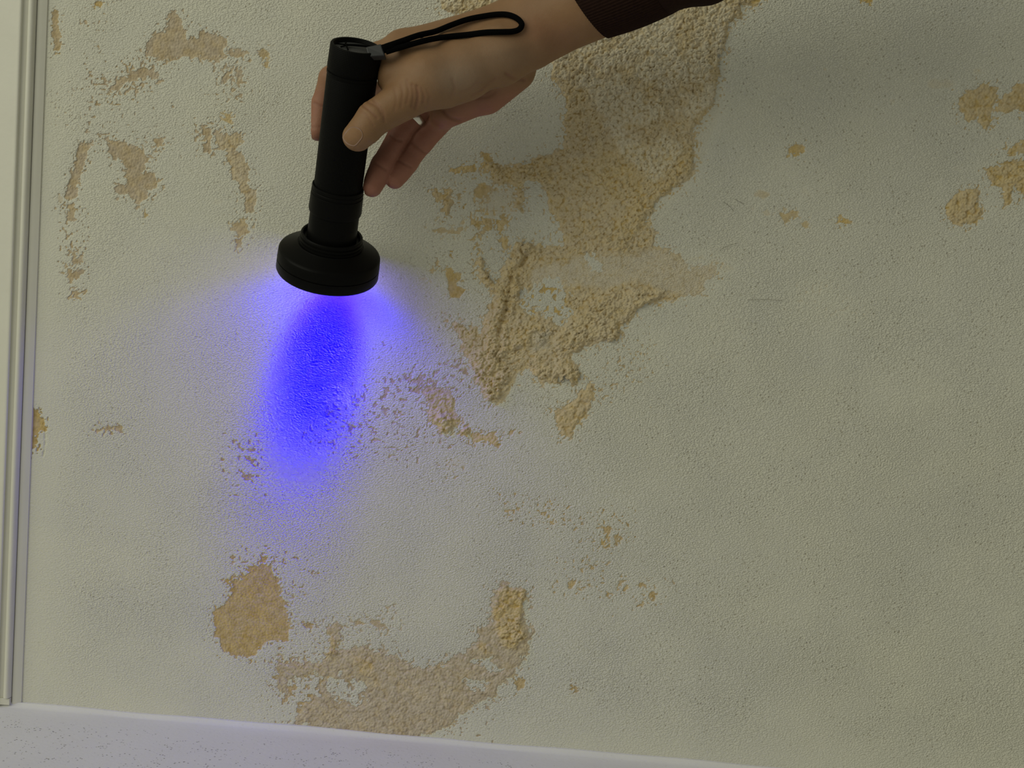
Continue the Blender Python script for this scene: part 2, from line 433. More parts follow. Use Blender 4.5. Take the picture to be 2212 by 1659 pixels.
# smooth damp tongue inside it (keeps the patch, loses the crust) is set with negative crust
SMOOTH = [B((880, 590), (1230, 560), (1560, 640), (1500, 800), (1310, 810), (1140, 740), (980, 790), (800, 760), (560, 760), (570, 660), (700, 620)),
          B((560, 1000), (690, 960), (700, 1090), (580, 1110))]
# coarser crusts inside and beside the great patch
INNER = [(main_outline[:8] + [(1260, 200), (1330, 330), (1420, 420), (1480, 330), (1500, 280), (1530, 245), (1548, 200), (1556, 150), (1577, 56), (1606, 8), (1640, -100)], 1.5, 8, 0.50, 0.75),
         (B((850, 160), (960, 60), (1150, 0), (1430, 20), (1410, 160), (1230, 330), (1170, 420), (1140, 510), (1060, 520), (1000, 460), (1080, 340), (920, 260)), 2.0, 10, 0.92, 0.35),
         (B((860, 440), (1000, 500), (1080, 490), (1100, 560), (1040, 600), (960, 560), (880, 500)), 1.9, 11, 0.75, 0.4),
         (B((1140, 745), (1300, 750), (1290, 800), (1190, 850), (1130, 890), (1040, 960), (1040, 1040), (900, 1050), (790, 1100), (700, 1090), (700, 1010), (800, 900), (930, 800), (1030, 795)), 2.6, 10, 0.62, 0.45),
         (B((500, 530), (560, 520), (650, 540), (640, 600), (570, 600), (540, 700), (520, 830), (470, 930), (470, 1000), (520, 940), (620, 940), (700, 970), (680, 1060), (600, 1080), (500, 1080), (470, 1130), (490, 1200), (420, 1330), (370, 1350), (300, 1230), (270, 1120), (340, 1050), (350, 920), (400, 830), (310, 670), (330, 600), (410, 730), (450, 670)), 3.0, 10, 0.68, 0.25),
         (B((560, 1150), (620, 1110), (690, 1150), (780, 1130), (850, 1210), (840, 1250), (790, 1260), (690, 1240), (630, 1250), (590, 1200)), 2.4, 10, 0.62, 0.4),
         (B((340, 90), (380, 110), (480, 130), (690, 80), (700, 180), (690, 330), (650, 250), (600, 215), (530, 250), (540, 380), (490, 360), (520, 260), (380, 210)), 1.9, 8, 0.85, 0.2)]
patch('salt_crust', B((880, 1258), (907, 1262), (912, 1330), (872, 1412), (832, 1450), (792, 1528), (740, 1522), (728, 1460), (690, 1390), (740, 1380), (800, 1340), (828, 1290)), 0.5, crust=1.2, gran=11, lab='tan crusted patch hanging alone below the great crust', amp=6, sc=10)
patch('salt_crust', L4((370, 410), (440, 350), (520, 360), (620, 390), (770, 390), (830, 460), (835, 580), (800, 700), (860, 730), (930, 800), (920, 870), (850, 930), (740, 1000), (630, 980), (600, 890), (480, 820), (470, 640), (440, 540)), 0.35, crust=0.9, gran=9, lab='tan crusted patch between the violet beam and the great crust', amp=5, sc=10)
INNER.append((L4((540, 720), (660, 700), (820, 790), (820, 930), (700, 1010), (620, 960)), 2.4, 13, 0.75, 0.5))
patch('peeled_patch', L4((175, 240), (250, 220), (300, 260), (360, 190), (430, 230), (420, 320), (330, 310), (240, 300)), 0.2, amp=5, sc=7)
patch('peeled_patch', L4((470, 250), (560, 240), (560, 300), (480, 310)), 0.2, amp=6, sc=7)
patch('peeled_patch', L4((230, 380), (320, 370), (310, 440), (240, 430)), 0.2, amp=6, sc=7)
patch('salt_crust', L4((930, 920), (1000, 890), (1080, 920), (1060, 1000), (1000, 1030), (930, 1010)), 0.7, crust=2.0, gran=10, amp=4)
patch('salt_crust', L4((1075, 1040), (1180, 980), (1260, 1050), (1330, 950), (1400, 990), (1470, 1110), (1440, 1180), (1330, 1130), (1230, 1110), (1140, 1140), (1085, 1100)), 0.75, crust=0.5, gran=9, lab='small ochre patch trailing right below the tan crusted patch', amp=5, sc=9)
patch('peeled_patch', L4((1580, 1010), (1640, 970), (1670, 980), (1610, 1030)), 0.5, amp=3)
patch('peeled_patch', K((290, 1175), (345, 1175), (395, 1225), (465, 1235), (455, 1290), (410, 1340), (435, 1365), (508, 1395), (480, 1440), (440, 1492), (345, 1482), (320, 1420), (318, 1330), (300, 1260)), 0.9, lab='yellow flake right of the flashlight head, left of the great crust', amp=2, sc=7, dep=0.3, cov=0.75)
patch('peeled_patch', K((120, 1210), (165, 1178), (205, 1200), (190, 1218)), 0.7, amp=2, cov=0.7)
patch('peeled_patch', blob(943, 570, 4, 5), 0.5, amp=1); patch('peeled_patch', blob(915, 602, 6, 5), 0.6, amp=1, cov=0.5); patch('peeled_patch', blob(930, 608, 4, 4), 0.6, amp=1, cov=0.5)
patch('salt_crust', K((330, 200), (350, 165), (440, 130), (590, 130), (595, 190), (540, 205), (420, 200)), 0.85, crust=0.9, gran=8, lab='thin ochre crust strip below the little finger', amp=4, sc=8)
patch('salt_crust', K((160, 400), (190, 390), (260, 420), (340, 365), (380, 390), (330, 460), (400, 500), (360, 560), (325, 640), (300, 640), (270, 560), (270, 490), (200, 500), (165, 460)), 0.6, crust=0.9, gran=9, lab='small ochre crust patch right of the flashlight collar', amp=5, sc=8)
patch('peeled_patch', K((140, 800), (260, 770), (360, 800), (400, 770), (450, 740), (470, 670), (500, 690), (470, 800), (420, 845), (340, 820), (240, 825)), 0.9, amp=4, sc=8, cov=0.6)
patch('salt_crust', K((550, 640), (570, 680), (640, 700), (660, 730), (650, 780), (630, 810), (590, 760), (555, 710)), 0.8, crust=1.2, gran=8, amp=3, sc=7)
patch('salt_crust', K((655, 640), (720, 660), (770, 700), (780, 780), (730, 800), (660, 830), (670, 720)), 0.7, crust=1.2, gran=8, amp=5, sc=8, lab='ragged ochre crust left of the bare white island in the great crust')
patch('salt_crust', K((870, 680), (930, 660), (945, 710), (905, 735), (860, 800), (820, 790), (830, 710)), 0.75, crust=1.2, gran=8, amp=4, sc=7)
patch('salt_crust', K((860, 840), (890, 825), (930, 860), (930, 940), (945, 980), (900, 1010), (870, 930)), 0.75, crust=1.2, gran=8, amp=3, sc=7)
patch('salt_crust', K((600, 930), (625, 910), (640, 960), (610, 970)), 0.6, crust=1.0, gran=8, amp=2)
patch('peeled_patch', K((330, 1030), (360, 1030), (360, 1075), (340, 1070)), 0.7, amp=2); patch('peeled_patch', K((470, 545), (485, 545), (485, 570), (470, 575)), 0.6, amp=1)
patch('peeled_patch', K((670, 0), (750, 5), (760, 60), (800, 90), (740, 120), (690, 150), (640, 130), (690, 80)), 0.85, amp=5, sc=8, cov=0.8)
patch('peeled_patch', K((640, 320), (740, 330), (780, 370), (740, 430), (690, 460), (690, 600), (660, 500), (600, 420), (540, 400)), 0.75, amp=7, sc=8, cov=0.7)

# lower
patch('peeled_patch', D((290, 150), (370, 148), (400, 200), (415, 260), (440, 340), (462, 400), (442, 475), (360, 480), (320, 510), (290, 552), (220, 540), (160, 510), (130, 450), (118, 350), (190, 290), (200, 240), (250, 190)), 0.68, lab='ochre yellow peeled patch low on the wall, left of the long crusted one', amp=7, sc=10, dep=0.3, cov=0.95)
patch('peeled_patch', D((330, 110), (352, 112), (345, 135), (328, 130)), 0.7, amp=2); patch('peeled_patch', D((140, 205), (185, 205), (240, 200), (235, 225), (190, 218)), 0.7, amp=5, sc=6)
big = D((600, 405), (650, 395), (690, 410), (670, 470), (660, 500), (720, 505), (800, 498), (900, 535), (1000, 588), (1100, 580), (1200, 538), (1262, 490), (1270, 420), (1330, 380), (1330, 290), (1360, 222), (1402, 205), (1420, 240), (1478, 245), (1490, 300), (1465, 330), (1480, 400), (1512, 435), (1490, 500), (1448, 590), (1392, 640), (1350, 712), (1222, 772), (1150, 842), (1060, 880), (990, 890), (850, 892), (700, 875), (560, 855), (480, 830), (510, 745), (592, 712), (592, 640), (560, 605), (450, 640), (445, 715), (420, 690), (395, 650), (405, 570), (480, 560), (600, 560), (640, 500), (618, 440))
patch('peeled_patch', big, 0.10, crust=0.8, gran=10, lab='long curved pinkish tan crusted patch reaching down to the white ledge', amp=9, sc=11, dep=0.3, white=0.25,
      holes=(D((600, 640), (700, 620), (790, 660), (800, 740), (760, 760), (640, 720)), D((1240, 560), (1330, 550), (1380, 600), (1320, 600)), D((1230, 640), (1310, 640), (1300, 690), (1240, 680))))
INNER.append((D((1340, 330), (1380, 220), (1480, 250), (1480, 400), (1500, 470), (1430, 520), (1350, 470)), 1.5, 10, 0.9, 0.3))
INNER.append((D((1270, 480), (1330, 490), (1320, 540), (1280, 530)), 1.0, 10, 0.8, 0.2))
INNER.append((D((700, 520), (830, 560), (850, 680), (760, 620)), 1.0, 9, 0.55, 0.2))
INNER.append((D((630, 440), (665, 480), (660, 540), (620, 530)), 1.4, 9, 0.75, 0.2))
patch('peeled_patch', D((1425, 640), (1475, 645), (1478, 680), (1440, 688)), 0.4, amp=3, lab='small square tan flake at the right tip of the long curved patch')
patch('peeled_patch', blob(1240, 1487, 7, 6), 0.5, amp=2); patch('peeled_patch', D((525, 398), (555, 400), (550, 425), (530, 415)), 0.4, amp=3)
patch('peeled_patch', D((800, 380), (850, 382), (870, 420), (845, 440), (820, 405)), 0.3, amp=6, sc=8, cov=0.75); patch('peeled_patch', D((740, 385), (775, 380), (770, 400), (745, 400)), 0.4, amp=5, cov=0.7)
patch('peeled_patch', D((880, 310), (905, 315), (895, 340), (875, 335)), 0.4, amp=5, cov=0.7)
# lower right flecks
for pts in ((G((1230, 430), (1300, 430), (1350, 450), (1310, 500), (1290, 560), (1325, 580), (1280, 590), (1265, 500))), G((1350, 555), (1380, 515), (1410, 520), (1385, 575)), G((1405, 580), (1420, 550), (1455, 545), (1450, 575)), G((1205, 580), (1245, 565), (1255, 630), (1220, 620)), G((1255, 650), (1310, 635), (1305, 665), (1260, 668)), G((1178, 655), (1205, 655), (1200, 680), (1180, 675)),
            G((1440, 1120), (1475, 1070), (1500, 1075), (1480, 1130)), G((1250, 1150), (1290, 1120), (1315, 1150), (1300, 1185)), G((1715, 1150), (1770, 1110), (1815, 1160), (1800, 1200), (1740, 1180)), G((1610, 1020), (1690, 1030), (1700, 1070), (1620, 1080)), G((1380, 1055), (1430, 1025), (1440, 1050), (1400, 1065)), G((1440, 1010), (1480, 985), (1485, 1005), (1455, 1030)), G((1590, 1290), (1650, 1220), (1675, 1230), (1660, 1280)), G((1740, 1205), (1780, 1205), (1770, 1235)), G((570, 290), (605, 275), (625, 325), (580, 315)), G((180, 255), (240, 255), (235, 290), (200, 290)), G((275, 275), (300, 270), (300, 295)), G((310, 240), (340, 235), (330, 255)), G((650, 300), (680, 345), (660, 350)), G((1090, 840), (1160, 835), (1150, 880), (1095, 890)), G((880, 1040), (950, 1000), (950, 1050), (900, 1090)), G((1050, 1040), (1110, 1040), (1110, 1070)), G((990, 1110), (1030, 1110), (1030, 1145)), G((705, 350), (725, 350), (725, 395), (705, 390))):
    patch('peeled_patch', pts, 0.6, amp=2.0, sc=6, cov=0.85, dep=0.3)
# right edge
patch('salt_crust', C((1350, 510), (1420, 460), (1480, 428), (1540, 450), (1552, 505), (1522, 560), (1515, 640), (1490, 660), (1450, 605), (1400, 630), (1365, 570)), 0.62, crust=1.0, gran=10, lab='pale tan crust patch high on the right, left of the edge patch', amp=7, sc=11, cov=0.9)
patch('salt_crust', C((1600, 470), (1660, 425), (1760, 410), (1860, 500), (1760, 590), (1640, 560), (1560, 590), (1530, 570)), 0.62, crust=0.8, gran=10, lab='pale tan crust patch cut by the right picture edge, uppermost', amp=8, sc=11, cov=0.85)
patch('salt_crust', C((1600, 760), (1700, 720), (1800, 740), (1780, 800), (1660, 775), (1620, 800)), 0.7, crust=0.7, gran=9, amp=7, sc=9, cov=0.9)
patch('salt_crust', C((1495, 870), (1570, 840), (1640, 820), (1720, 825), (1840, 900), (1800, 1050), (1690, 1000), (1640, 960), (1625, 1040), (1590, 1055), (1580, 960), (1530, 945)), 0.7, crust=1.5, gran=10, lab='tan crust patch with a drip at the right picture edge, lowest', amp=5, sc=9)
patch('salt_crust', C((1290, 1060), (1330, 1000), (1400, 962), (1472, 970), (1455, 1040), (1482, 1095), (1440, 1140), (1370, 1158), (1300, 1122)), 0.6, crust=1.5, gran=10, lab='rounded tan crust patch standing alone near the right edge', amp=4, sc=9)
patch('peeled_patch', C((480, 760), (520, 740), (565, 740), (570, 780), (520, 800), (485, 785)), 0.95, amp=5, sc=8, cov=0.75, lab='single yellow flake right of the great crust')
patch('peeled_patch', C((430, 1090), (500, 1080), (535, 1075), (540, 1110), (480, 1140), (440, 1130)), 0.95, amp=6, sc=8, cov=0.6); patch('peeled_patch', blob(1741, 484, 10, 9), 0.95, amp=4, cov=0.6)
patch('peeled_patch', blob(1656, 460, 8, 7), 0.95, amp=4, cov=0.45); patch('peeled_patch', blob(1823, 478, 13, 6), 0.98, amp=4, cov=0.8); patch('peeled_patch', blob(1626, 452, 6, 8), 0.9, amp=3, cov=0.4)
patch('peeled_patch', blob(1872, -2, 15, 8), 0.9, amp=3); patch('salt_crust', blob(1632, 6, 16, 9), 0.7, crust=1.0, amp=4)

# scattered specks: (outline, threshold, cell px, tint, cover)
SPECK = [(A((420, 330), (560, 400), (740, 420), (740, 500), (500, 560), (450, 680), (420, 640), (470, 500)), 0.60, 5.5, 0.15, 0.9),
         (A((1090, 320), (1260, 360), (1290, 520), (1120, 540)), 0.60, 5.5, 0.15, 0.8), (A((540, 310), (800, 290), (820, 420), (600, 480)), 0.58, 6.0, 0.15, 0.9), (A((345, 1120), (385, 1120), (375, 1300), (350, 1290)), 0.50, 6.0, 0.2, 0.9),
         (A((480, 80), (540, 80), (540, 280), (470, 270)), 0.66, 5.0, 0.15, 0.8), (A((250, 470), (440, 440), (420, 660), (260, 640)), 0.70, 4.5, 0.1, 0.6), (A((500, 690), (560, 690), (560, 740), (500, 740)), 0.55, 5, 0.15, 0.8), (A((730, 690), (890, 690), (880, 730), (740, 740)), 0.58, 6, 0.1, 0.6), (A((950, 660), (1050, 660), (1050, 740), (970, 720)), 0.62, 5, 0.3, 0.8),
         ([(720, 840), (790, 830), (900, 800), (1000, 760), (1020, 840), (960, 880), (900, 900), (760, 930), (700, 900)], 0.57, 6.5, 0.2, 0.85), ([(640, 930), (760, 900), (900, 880), (1000, 960), (880, 1000), (700, 990)], 0.66, 5.5, 0.25, 0.8), ([(940, 990), (1000, 990), (1010, 1040), (940, 1040)], 0.64, 5, 0.5, 0.6),
         ([(505, 955), (545, 960), (555, 1000), (545, 1045), (515, 1035), (520, 990)], 0.50, 7, 0.4, 0.8), ([(1250, 860), (1330, 760), (1420, 720), (1430, 800), (1300, 880)], 0.64, 5.0, 0.4, 0.7), ([(1150, 850), (1290, 840), (1280, 900), (1180, 900)], 0.62, 4.5, 0.4, 0.5),
         ([(480, 1190), (600, 1170), (680, 1240), (640, 1330), (600, 1240), (500, 1260)], 0.65, 5, 0.6, 0.8), ([(620, 1340), (900, 1320), (880, 1380), (700, 1400), (640, 1420)], 0.66, 6, 0.3, 0.6), (D((390, 560), (620, 540), (600, 720), (520, 800), (480, 780), (400, 700)), 0.52, 8, 0.4, 0.95), (D((480, 700), (800, 640), (820, 800), (500, 860)), 0.52, 8, 0.1, 0.9), (D((1150, 700), (1290, 700), (1200, 800), (1100, 880)), 0.52, 7, 0.1, 0.9),
         ([(1060, 1060), (1230, 1080), (1240, 1150), (1090, 1130)], 0.66, 4.5, 0.5, 0.8), ([(1210, 1110), (1380, 1090), (1370, 1200), (1260, 1180)], 0.67, 4.5, 0.5, 0.8), ([(1190, 1200), (1330, 1200), (1300, 1280), (1190, 1290)], 0.66, 5, 0.5, 0.7), ([(1340, 1240), (1460, 1250), (1450, 1310), (1360, 1300)], 0.66, 5, 0.5, 0.6),
         (K((60, 680), (520, 640), (520, 880), (100, 860)), 0.62, 6, 0.8, 0.5), (K((380, 370), (680, 300), (700, 480), (420, 500)), 0.56, 7, 0.7, 0.6), (K((560, 640), (900, 640), (940, 1000), (600, 980)), 0.58, 7, 0.7, 0.7), (K((400, 210), (720, 180), (760, 320), (460, 300)), 0.58, 6, 0.75, 0.6), (K((1320, 860), (1500, 780), (1500, 960), (1340, 940)), 0.55, 6, 0.6, 0.6),
         (C((500, 1440), (700, 1430), (920, 1590), (880, 1640), (700, 1600), (520, 1540)), 0.60, 5, 0.3, 0.45), ([(1300, 690), (1600, 650), (1800, 720), (1500, 820), (1320, 780)], 0.72, 4.5, 0.3, 0.4), (B((520, 780), (700, 700), (800, 860), (740, 950), (560, 880)), 0.55, 8, 0.75, 0.8)]

# ------------------------------------------------------------------ wall mesh
xl = wall_pt(59, 750)[0]                     # where the trim meets the wall
X_TRIM = xl
xs = np.concatenate([np.arange(X_TRIM-0.004, 0.385, 0.00070), np.linspace(0.39, 0.75, 46)])
zs = np.concatenate([np.arange(-0.004, 0.640, 0.00070), np.linspace(0.65, 0.95, 38)])
NX, NZ = len(xs), len(zs)
XX, ZZ = np.meshgrid(xs, zs, indexing='ij')
Pw = np.stack([XX.ravel(), np.zeros(XX.size), ZZ.ravel()], 1)
U, V, _ = project(Pw)
U = U.astype(np.float32); V = V.astype(np.float32)
N = U.size
bare = np.zeros(N, np.float32); tint = np.full(N, 0.3, np.float32); white = np.zeros(N, np.float32)
hgt = np.zeros(N, np.float32)                # mm towards the room
lab = np.zeros(N, np.int16)
GR, GRID = {}, {}
def granules(g):
    if g not in GR:
        d1, c1 = worley(U/g, V/g)
        d2, _ = worley(U/(g*0.5)+71.3, V/(g*0.5)+19.1)
        b = np.sqrt(np.clip(1-(d1/0.70)**2, 0, 1))*(0.45+0.85*c1)
        b = b - 0.55*np.exp(-(d1/0.20)**2)*(c1 > 0.35)
        GR[g] = (b + 0.40*np.sqrt(np.clip(1-(d2/0.7)**2, 0, 1))).astype(np.float32)
    return GR[g]
def sub(pts, pad=30):
    p = np.array(pts)
    return np.nonzero((U > p[:, 0].min()-pad) & (U < p[:, 0].max()+pad) & (V > p[:, 1].min()-pad) & (V < p[:, 1].max()+pad))[0]
SMOOTHF = np.zeros(N, np.float32)
for s in SMOOTH:
    i = sub(s); SMOOTHF[i] = np.maximum(SMOOTHF[i], sstep(-6, 14, poly_sd(U[i], V[i], s) + 8*fbm(U[i]/20, V[i]/20, 3)))
labels = []
for k, p in enumerate(PATCH):
    i = sub(p['pts'], 40)
    if len(i) == 0: continue
    u, v = U[i], V[i]
    sd = poly_sd(u, v, p['pts'])
    for h in p['holes']:
        sd = np.minimum(sd, -poly_sd(u, v, h) + 9*fbm(u/9+5, v/9, 3))
    sd = sd + p['amp']*fbm(u/p['sc']+k*3.7, v/p['sc'], 4)
    c = sstep(-p['w'], p['w'], sd)*p['cov']
    if p['dep'] > 0:
        f5 = fbm(u/4.6+k*1.9, v/4.6, 2, 0.4)*0.5+0.5
        span = 10+1.6*p['amp']
        c = np.maximum(c, p['cov']*0.85*sstep(0.62, 0.72, f5 - 0.30*np.clip(-sd, 0, None)/span))
        c = c*(1 - 0.9*sstep(0.70, 0.80, (1-f5) - 0.05*np.clip(sd, 0, None)))
    bare[i] = np.maximum(bare[i], c)
    tint[i] = tint[i]*(1-c) + p['tint']*c
    lp = sstep(0, 7, sd)
    cr = p['crust']*lp
    if p['label'] and 'great' not in p['label'] or p['name'] != 'salt_crust': pass
    gr = granules(p['gran'])[i]
    cr = cr*(1-0.9*SMOOTHF[i])
    if p['dep'] > 0:
        hgt[i] = hgt[i]*(1-c) + c*(-p['dep'] + 0.0 + 0.18*fbm(u/6, v/6, 3)) + cr*gr
        white[i] = np.maximum(white[i]*(1-c), c*p['white']*np.clip(gr*1.6-0.4, 0, 1)*(0.3+0.7*(p['crust'] > 0.3)))
    if p['obj']:
        labels.append(p); lab[i[(c > 0.5*p['cov'])]] = len(labels)
for pts, ht, g, tn, wh in INNER:
    i = sub(pts); u, v = U[i], V[i]
    sd = poly_sd(u, v, pts) + 9*fbm(u/15, v/15+9, 4)
    c = sstep(-3, 14, sd)*sstep(0.3, 0.8, bare[i])
    gr = granules(g)[i]
    hgt[i] += c*ht*(0.25 + gr*(0.75+0.4*fbm(u/30, v/30, 2)))
    tint[i] = tint[i]*(1-0.8*c) + tn*0.8*c
    white[i] = np.maximum(white[i], c*wh*np.clip(gr*1.6-0.45, 0, 1)*sstep(-0.6, 0.1, fbm(u/40+3, v/40, 3)))
for n_, (pts, th, cell, tn, cv) in enumerate(SPECK):
    i = sub(pts); u, v = U[i], V[i]
    sd = poly_sd(u, v, pts)
    f = fbm(u/cell+n_*5.1, v/cell, 2, 0.4)*0.5+0.5
    c = sstep(th+0.10, th+0.20, f - 0.25*sstep(8, -14, sd))*cv
    new = c > bare[i]
    bare[i] = np.maximum(bare[i], c); tint[i] = np.where(new, tn, tint[i])
    hgt[i] -= 0.22*c*(lab[i] == 0)
for pts in ([(655, 750), (668, 752), (672, 790), (660, 786)], [(664, 790), (700, 782), (728, 790), (722, 818), (690, 812), (672, 830), (660, 808)], [(646, 850), (690, 838), (740, 846), (730, 866), (670, 860)], [(700, 770), (735, 742), (742, 760), (712, 782)], [(622, 796), (650, 792), (650, 800), (625, 801)], [(690, 820), (750, 830), (760, 880), (700, 870)]):
    i = sub(pts); u, v = U[i], V[i]
    white[i] = np.maximum(white[i], 0.9*sstep(-4, 5, poly_sd(u, v, pts)+7*fbm(u/7, v/7, 4)))
# dark split along the heavy ridge of the crust
def groove(line, depth, w):
    i = sub(line, 20); u, v = U[i], V[i]
    d = np.full(u.shape, 1e9, np.float32)
    for (ax, ay), (bx, by) in zip(line[:-1], line[1:]):
        ex, ey = bx-ax, by-ay
        t = np.clip(((u-ax)*ex+(v-ay)*ey)/(ex*ex+ey*ey), 0, 1)
        d = np.minimum(d, (u-ax-ex*t)**2+(v-ay-ey*t)**2)
    d = np.sqrt(d) + 2.5*fbm(u/7, v/7, 2)
    hgt[i] -= depth*np.exp(-np.clip(d, 0, None)**2/w**2)
groove([(1137, 555), (1127, 572), (1106, 590), (1102, 620), (1099, 650), (1090, 680), (1083, 700), (1078, 725)], 4.2, 6)
groove([(1085, 735), (1072, 760), (1085, 790), (1095, 800)], 2.4, 5)
groove([(1045, 810), (1060, 815), (1080, 800)], 2.2, 5)
groove([(90, 905), (96, 930), (97, 960), (92, 985)], 0.8, 2)
# gentle waviness of the whole wall, fading near trim and ledge
relief = 0.35 + 0.65*sstep(0, 130, U-70)*sstep(0, 170, 1560+U*0.075-V)
relief *= 0.9 + 0.28*fbm(U/120, V/120, 3)
relief = np.clip(relief*(0.8+0.4*sstep(300, 1700, U)), 0.1, 1.3)
hgt += 0.2*fbm(U/260, V/260, 3)*sstep(0, 60, U-60)*sstep(0, 80, 1560+U*0.075-V)
stip = fbm(U/7.5, V/7.5, 2)
hgt += (1-bare)*relief*0.03*stip
edge = sstep(0.03, 0.0, ZZ.ravel())          # thickened coat along the ledge
Pw[:, 1] = -hgt/1000.0 + 0.0008
idx = np.arange(N, dtype=np.int32).reshape(NX, NZ)
Q = np.stack([idx[:-1, :-1], idx[1:, :-1], idx[1:, 1:], idx[:-1, 1:]], -1).reshape(-1, 4)
# smooth normals of the whole sheet, shared by the pieces cut from it
Yg = Pw[:, 1].reshape(NX, NZ)
gx = np.gradient(Yg, xs, axis=0).ravel(); gz = np.gradient(Yg, zs, axis=1).ravel()
NRM = np.stack([gx, -np.ones(N), gz], 1); NRM /= np.linalg.norm(NRM, axis=1)[:, None]
bare *= 1-0.42*SMOOTHF
tint = np.clip(tint + 0.1*sstep(0.3, 0.8, bare)*(tint > 0.3) + 0.26*fbm(U/16+3, V/16, 4)*sstep(0.1, 0.5, bare), 0, 1)
VARY = np.stack([np.clip(0.5+0.5*fbm(U/9, V/9+50, 4), 0, 1), np.clip(0.5+0.5*fbm(U/110, V/110, 4), 0, 1), np.clip(0.65+0.9*fbm(U/45+9, V/45, 3), 0, 1)*np.clip(relief, 0, 1), np.clip(bare, 0, 1)*(1-0.85*SMOOTHF)], 1).astype(np.float32)
MASK = np.stack([bare, np.clip(tint, 0, 1), np.clip(white, 0, 1), relief], 1).astype(np.float32)
fl = np.max(lab[Q], axis=1)*(np.sum(lab[Q] > 0, axis=1) >= 3)
def wall_piece(name, faces, parent):
    used, inv = np.unique(Q[faces].ravel(), return_inverse=True)
    me = quad_mesh(name, Pw[used], inv.reshape(-1, 4), M['wall'])
    at_ = me.attributes.new('mask', 'FLOAT_COLOR', 'POINT')
    at_.data.foreach_set('color', MASK[used].ravel())
    av = me.attributes.new('vary', 'FLOAT_COLOR', 'POINT')
    av.data.foreach_set('color', VARY[used].ravel())
    me.normals_split_custom_set_from_vertices(NRM[used].tolist())
    o = bpy.data.objects.new(name, me); COL.objects.link(o)
    if parent: o.parent = parent
    return o
wall = wall_piece('wall_back', np.nonzero(fl == 0)[0], None)
tag(wall, 'off white stippled plaster wall with flaking damp patches', None, None, 'structure')
for k, p in enumerate(labels):
    f = np.nonzero(fl == k+1)[0]
    if len(f) > 20:
        o = wall_piece(p['name'], f, wall); o['label'] = p['label']

# hair-thin scratches and stray fibres on the paint
for pts in ([(1562, 436), (1574, 444), (1585, 457)], [(1586, 430), (1594, 434), (1606, 441)], [(1556, 542), (1563, 535), (1592, 525)], [(1614, 648), (1650, 647), (1690, 649)]):
    w = [wall_pt(*q) + np.array([0, -0.0009, 0]) for q in spline(pts, 10)]
    tube('scratch', w, 0.00013, M['hair'], wall, 5)

# ------------------------------------------------------------------ ledge and trim
fv, ff = [], []
prof = [(-0.55, 0.0), (-0.30, 0.0), (-0.12, 0.0), (-0.05, 0.0), (-0.02, 0.0), (-0.0062, 0.0002), (-0.0044, 0.0007), (-0.0030, 0.0016), (-0.0021, 0.0028), (-0.0014, 0.0038), (0.004, 0.0040), (0.004, -0.02), (-0.55, -0.02)]
nx = 120
for i in range(nx+1):
    x = -0.62 + 1.37*i/nx
    wob = 0.0004*math.sin(x*23)+0.0003*math.sin(x*61+1)
    for (y, z) in prof:
        fv.append((x, y, z + (wob if 0.0006 < z else 0)))
m_ = len(prof)
for i in range(nx):
    for j in range(m_):
        j2 = (j+1) % m_
        ff.append((i*m_+j, (i+1)*m_+j, (i+1)*m_+j2, i*m_+j2))
ff.append(tuple(range(m_))); ff.append(tuple(nx*m_+j for j in range(m_-1, -1, -1)))
fl_o = mesh_obj('floor', fv, ff, M['floor'])
fl_o.data.set_sharp_from_angle(angle=math.radians(40))
tag(fl_o, 'white painted ledge with dark grit along the foot of the wall', None, None, 'structure')

def extrude_profile(name, prof, z0, z1, mat, parent=None, nz=2):
    V_, F_ = [], []
    m = len(prof)
    for k in range(nz):
        z = z0 + (z1-z0)*k/(nz-1)
        V_ += [(x, y, z) for x, y in prof]
    for k in range(nz-1):
        for j in range(m):
            j2 = (j+1) % m
            F_.append((k*m+j2, k*m+j, (k+1)*m+j, (k+1)*m+j2))
    F_.append(tuple(range(m))); F_.append(tuple((nz-1)*m+j for j in range(m-1, -1, -1)))
    o = mesh_obj(name, V_, F_, mat, parent)
    o.data.set_sharp_from_angle(angle=math.radians(50))
    return o
T = X_TRIM
def arc(cx, cy, rx, ry, a0, a1, n=8):
    return [(cx+rx*math.cos(math.radians(a0+(a1-a0)*k/(n-1))), cy+ry*math.sin(math.radians(a0+(a1-a0)*k/(n-1)))) for k in range(n)]
# flat casing with a stepped edge
casing = [(T-0.0075, 0.004), (T-0.0075, -0.0042), (T-0.0110, -0.0052)] + arc(T-0.0125, -0.0068, 0.0012, 0.0012, 60, -90, 6) + [(T-0.0140, -0.0080), (T-0.0150, -0.0074), (T-0.12, -0.0085), (T-0.12, 0.004)]
tr = extrude_profile('trim_1', casing, 0.0025, 0.95, M['trim'])
tag(tr, 'white painted window trim with a stepped edge along the left', None, None, 'structure')
bead = [(T-0.0076, 0.004)] + [(T-0.0076, -0.0030)] + arc(T-0.0046, -0.0046, 0.0026, 0.0026, 190, 350, 10)[::1] + [(T-0.0016, -0.0022), (T-0.0016, 0.004)]
b = extrude_profile('trim_bead', bead, 0.0085, 0.95, M['trim'], tr); b['label'] = 'rounded bead along the trim edge'
gp = extrude_profile('dark_gap', [(T-0.0017, 0.003), (T-0.0017, -0.0009), (T-0.0010, -0.0009), (T-0.0010, 0.003)], 0.004, 0.95, M['gap'], tr); gp['label'] = 'thin dark gap beside the bead'
sl = extrude_profile('sealant', [(T-0.0010, 0.003), (T-0.0010, -0.0022), (T+0.0010, -0.0024), (T+0.0035, -0.0016), (T+0.0062, -0.0004), (T+0.0066, 0.003)], 0.002, 0.95, M['trim'], tr); sl['label'] = 'rounded filler between trim and wall'
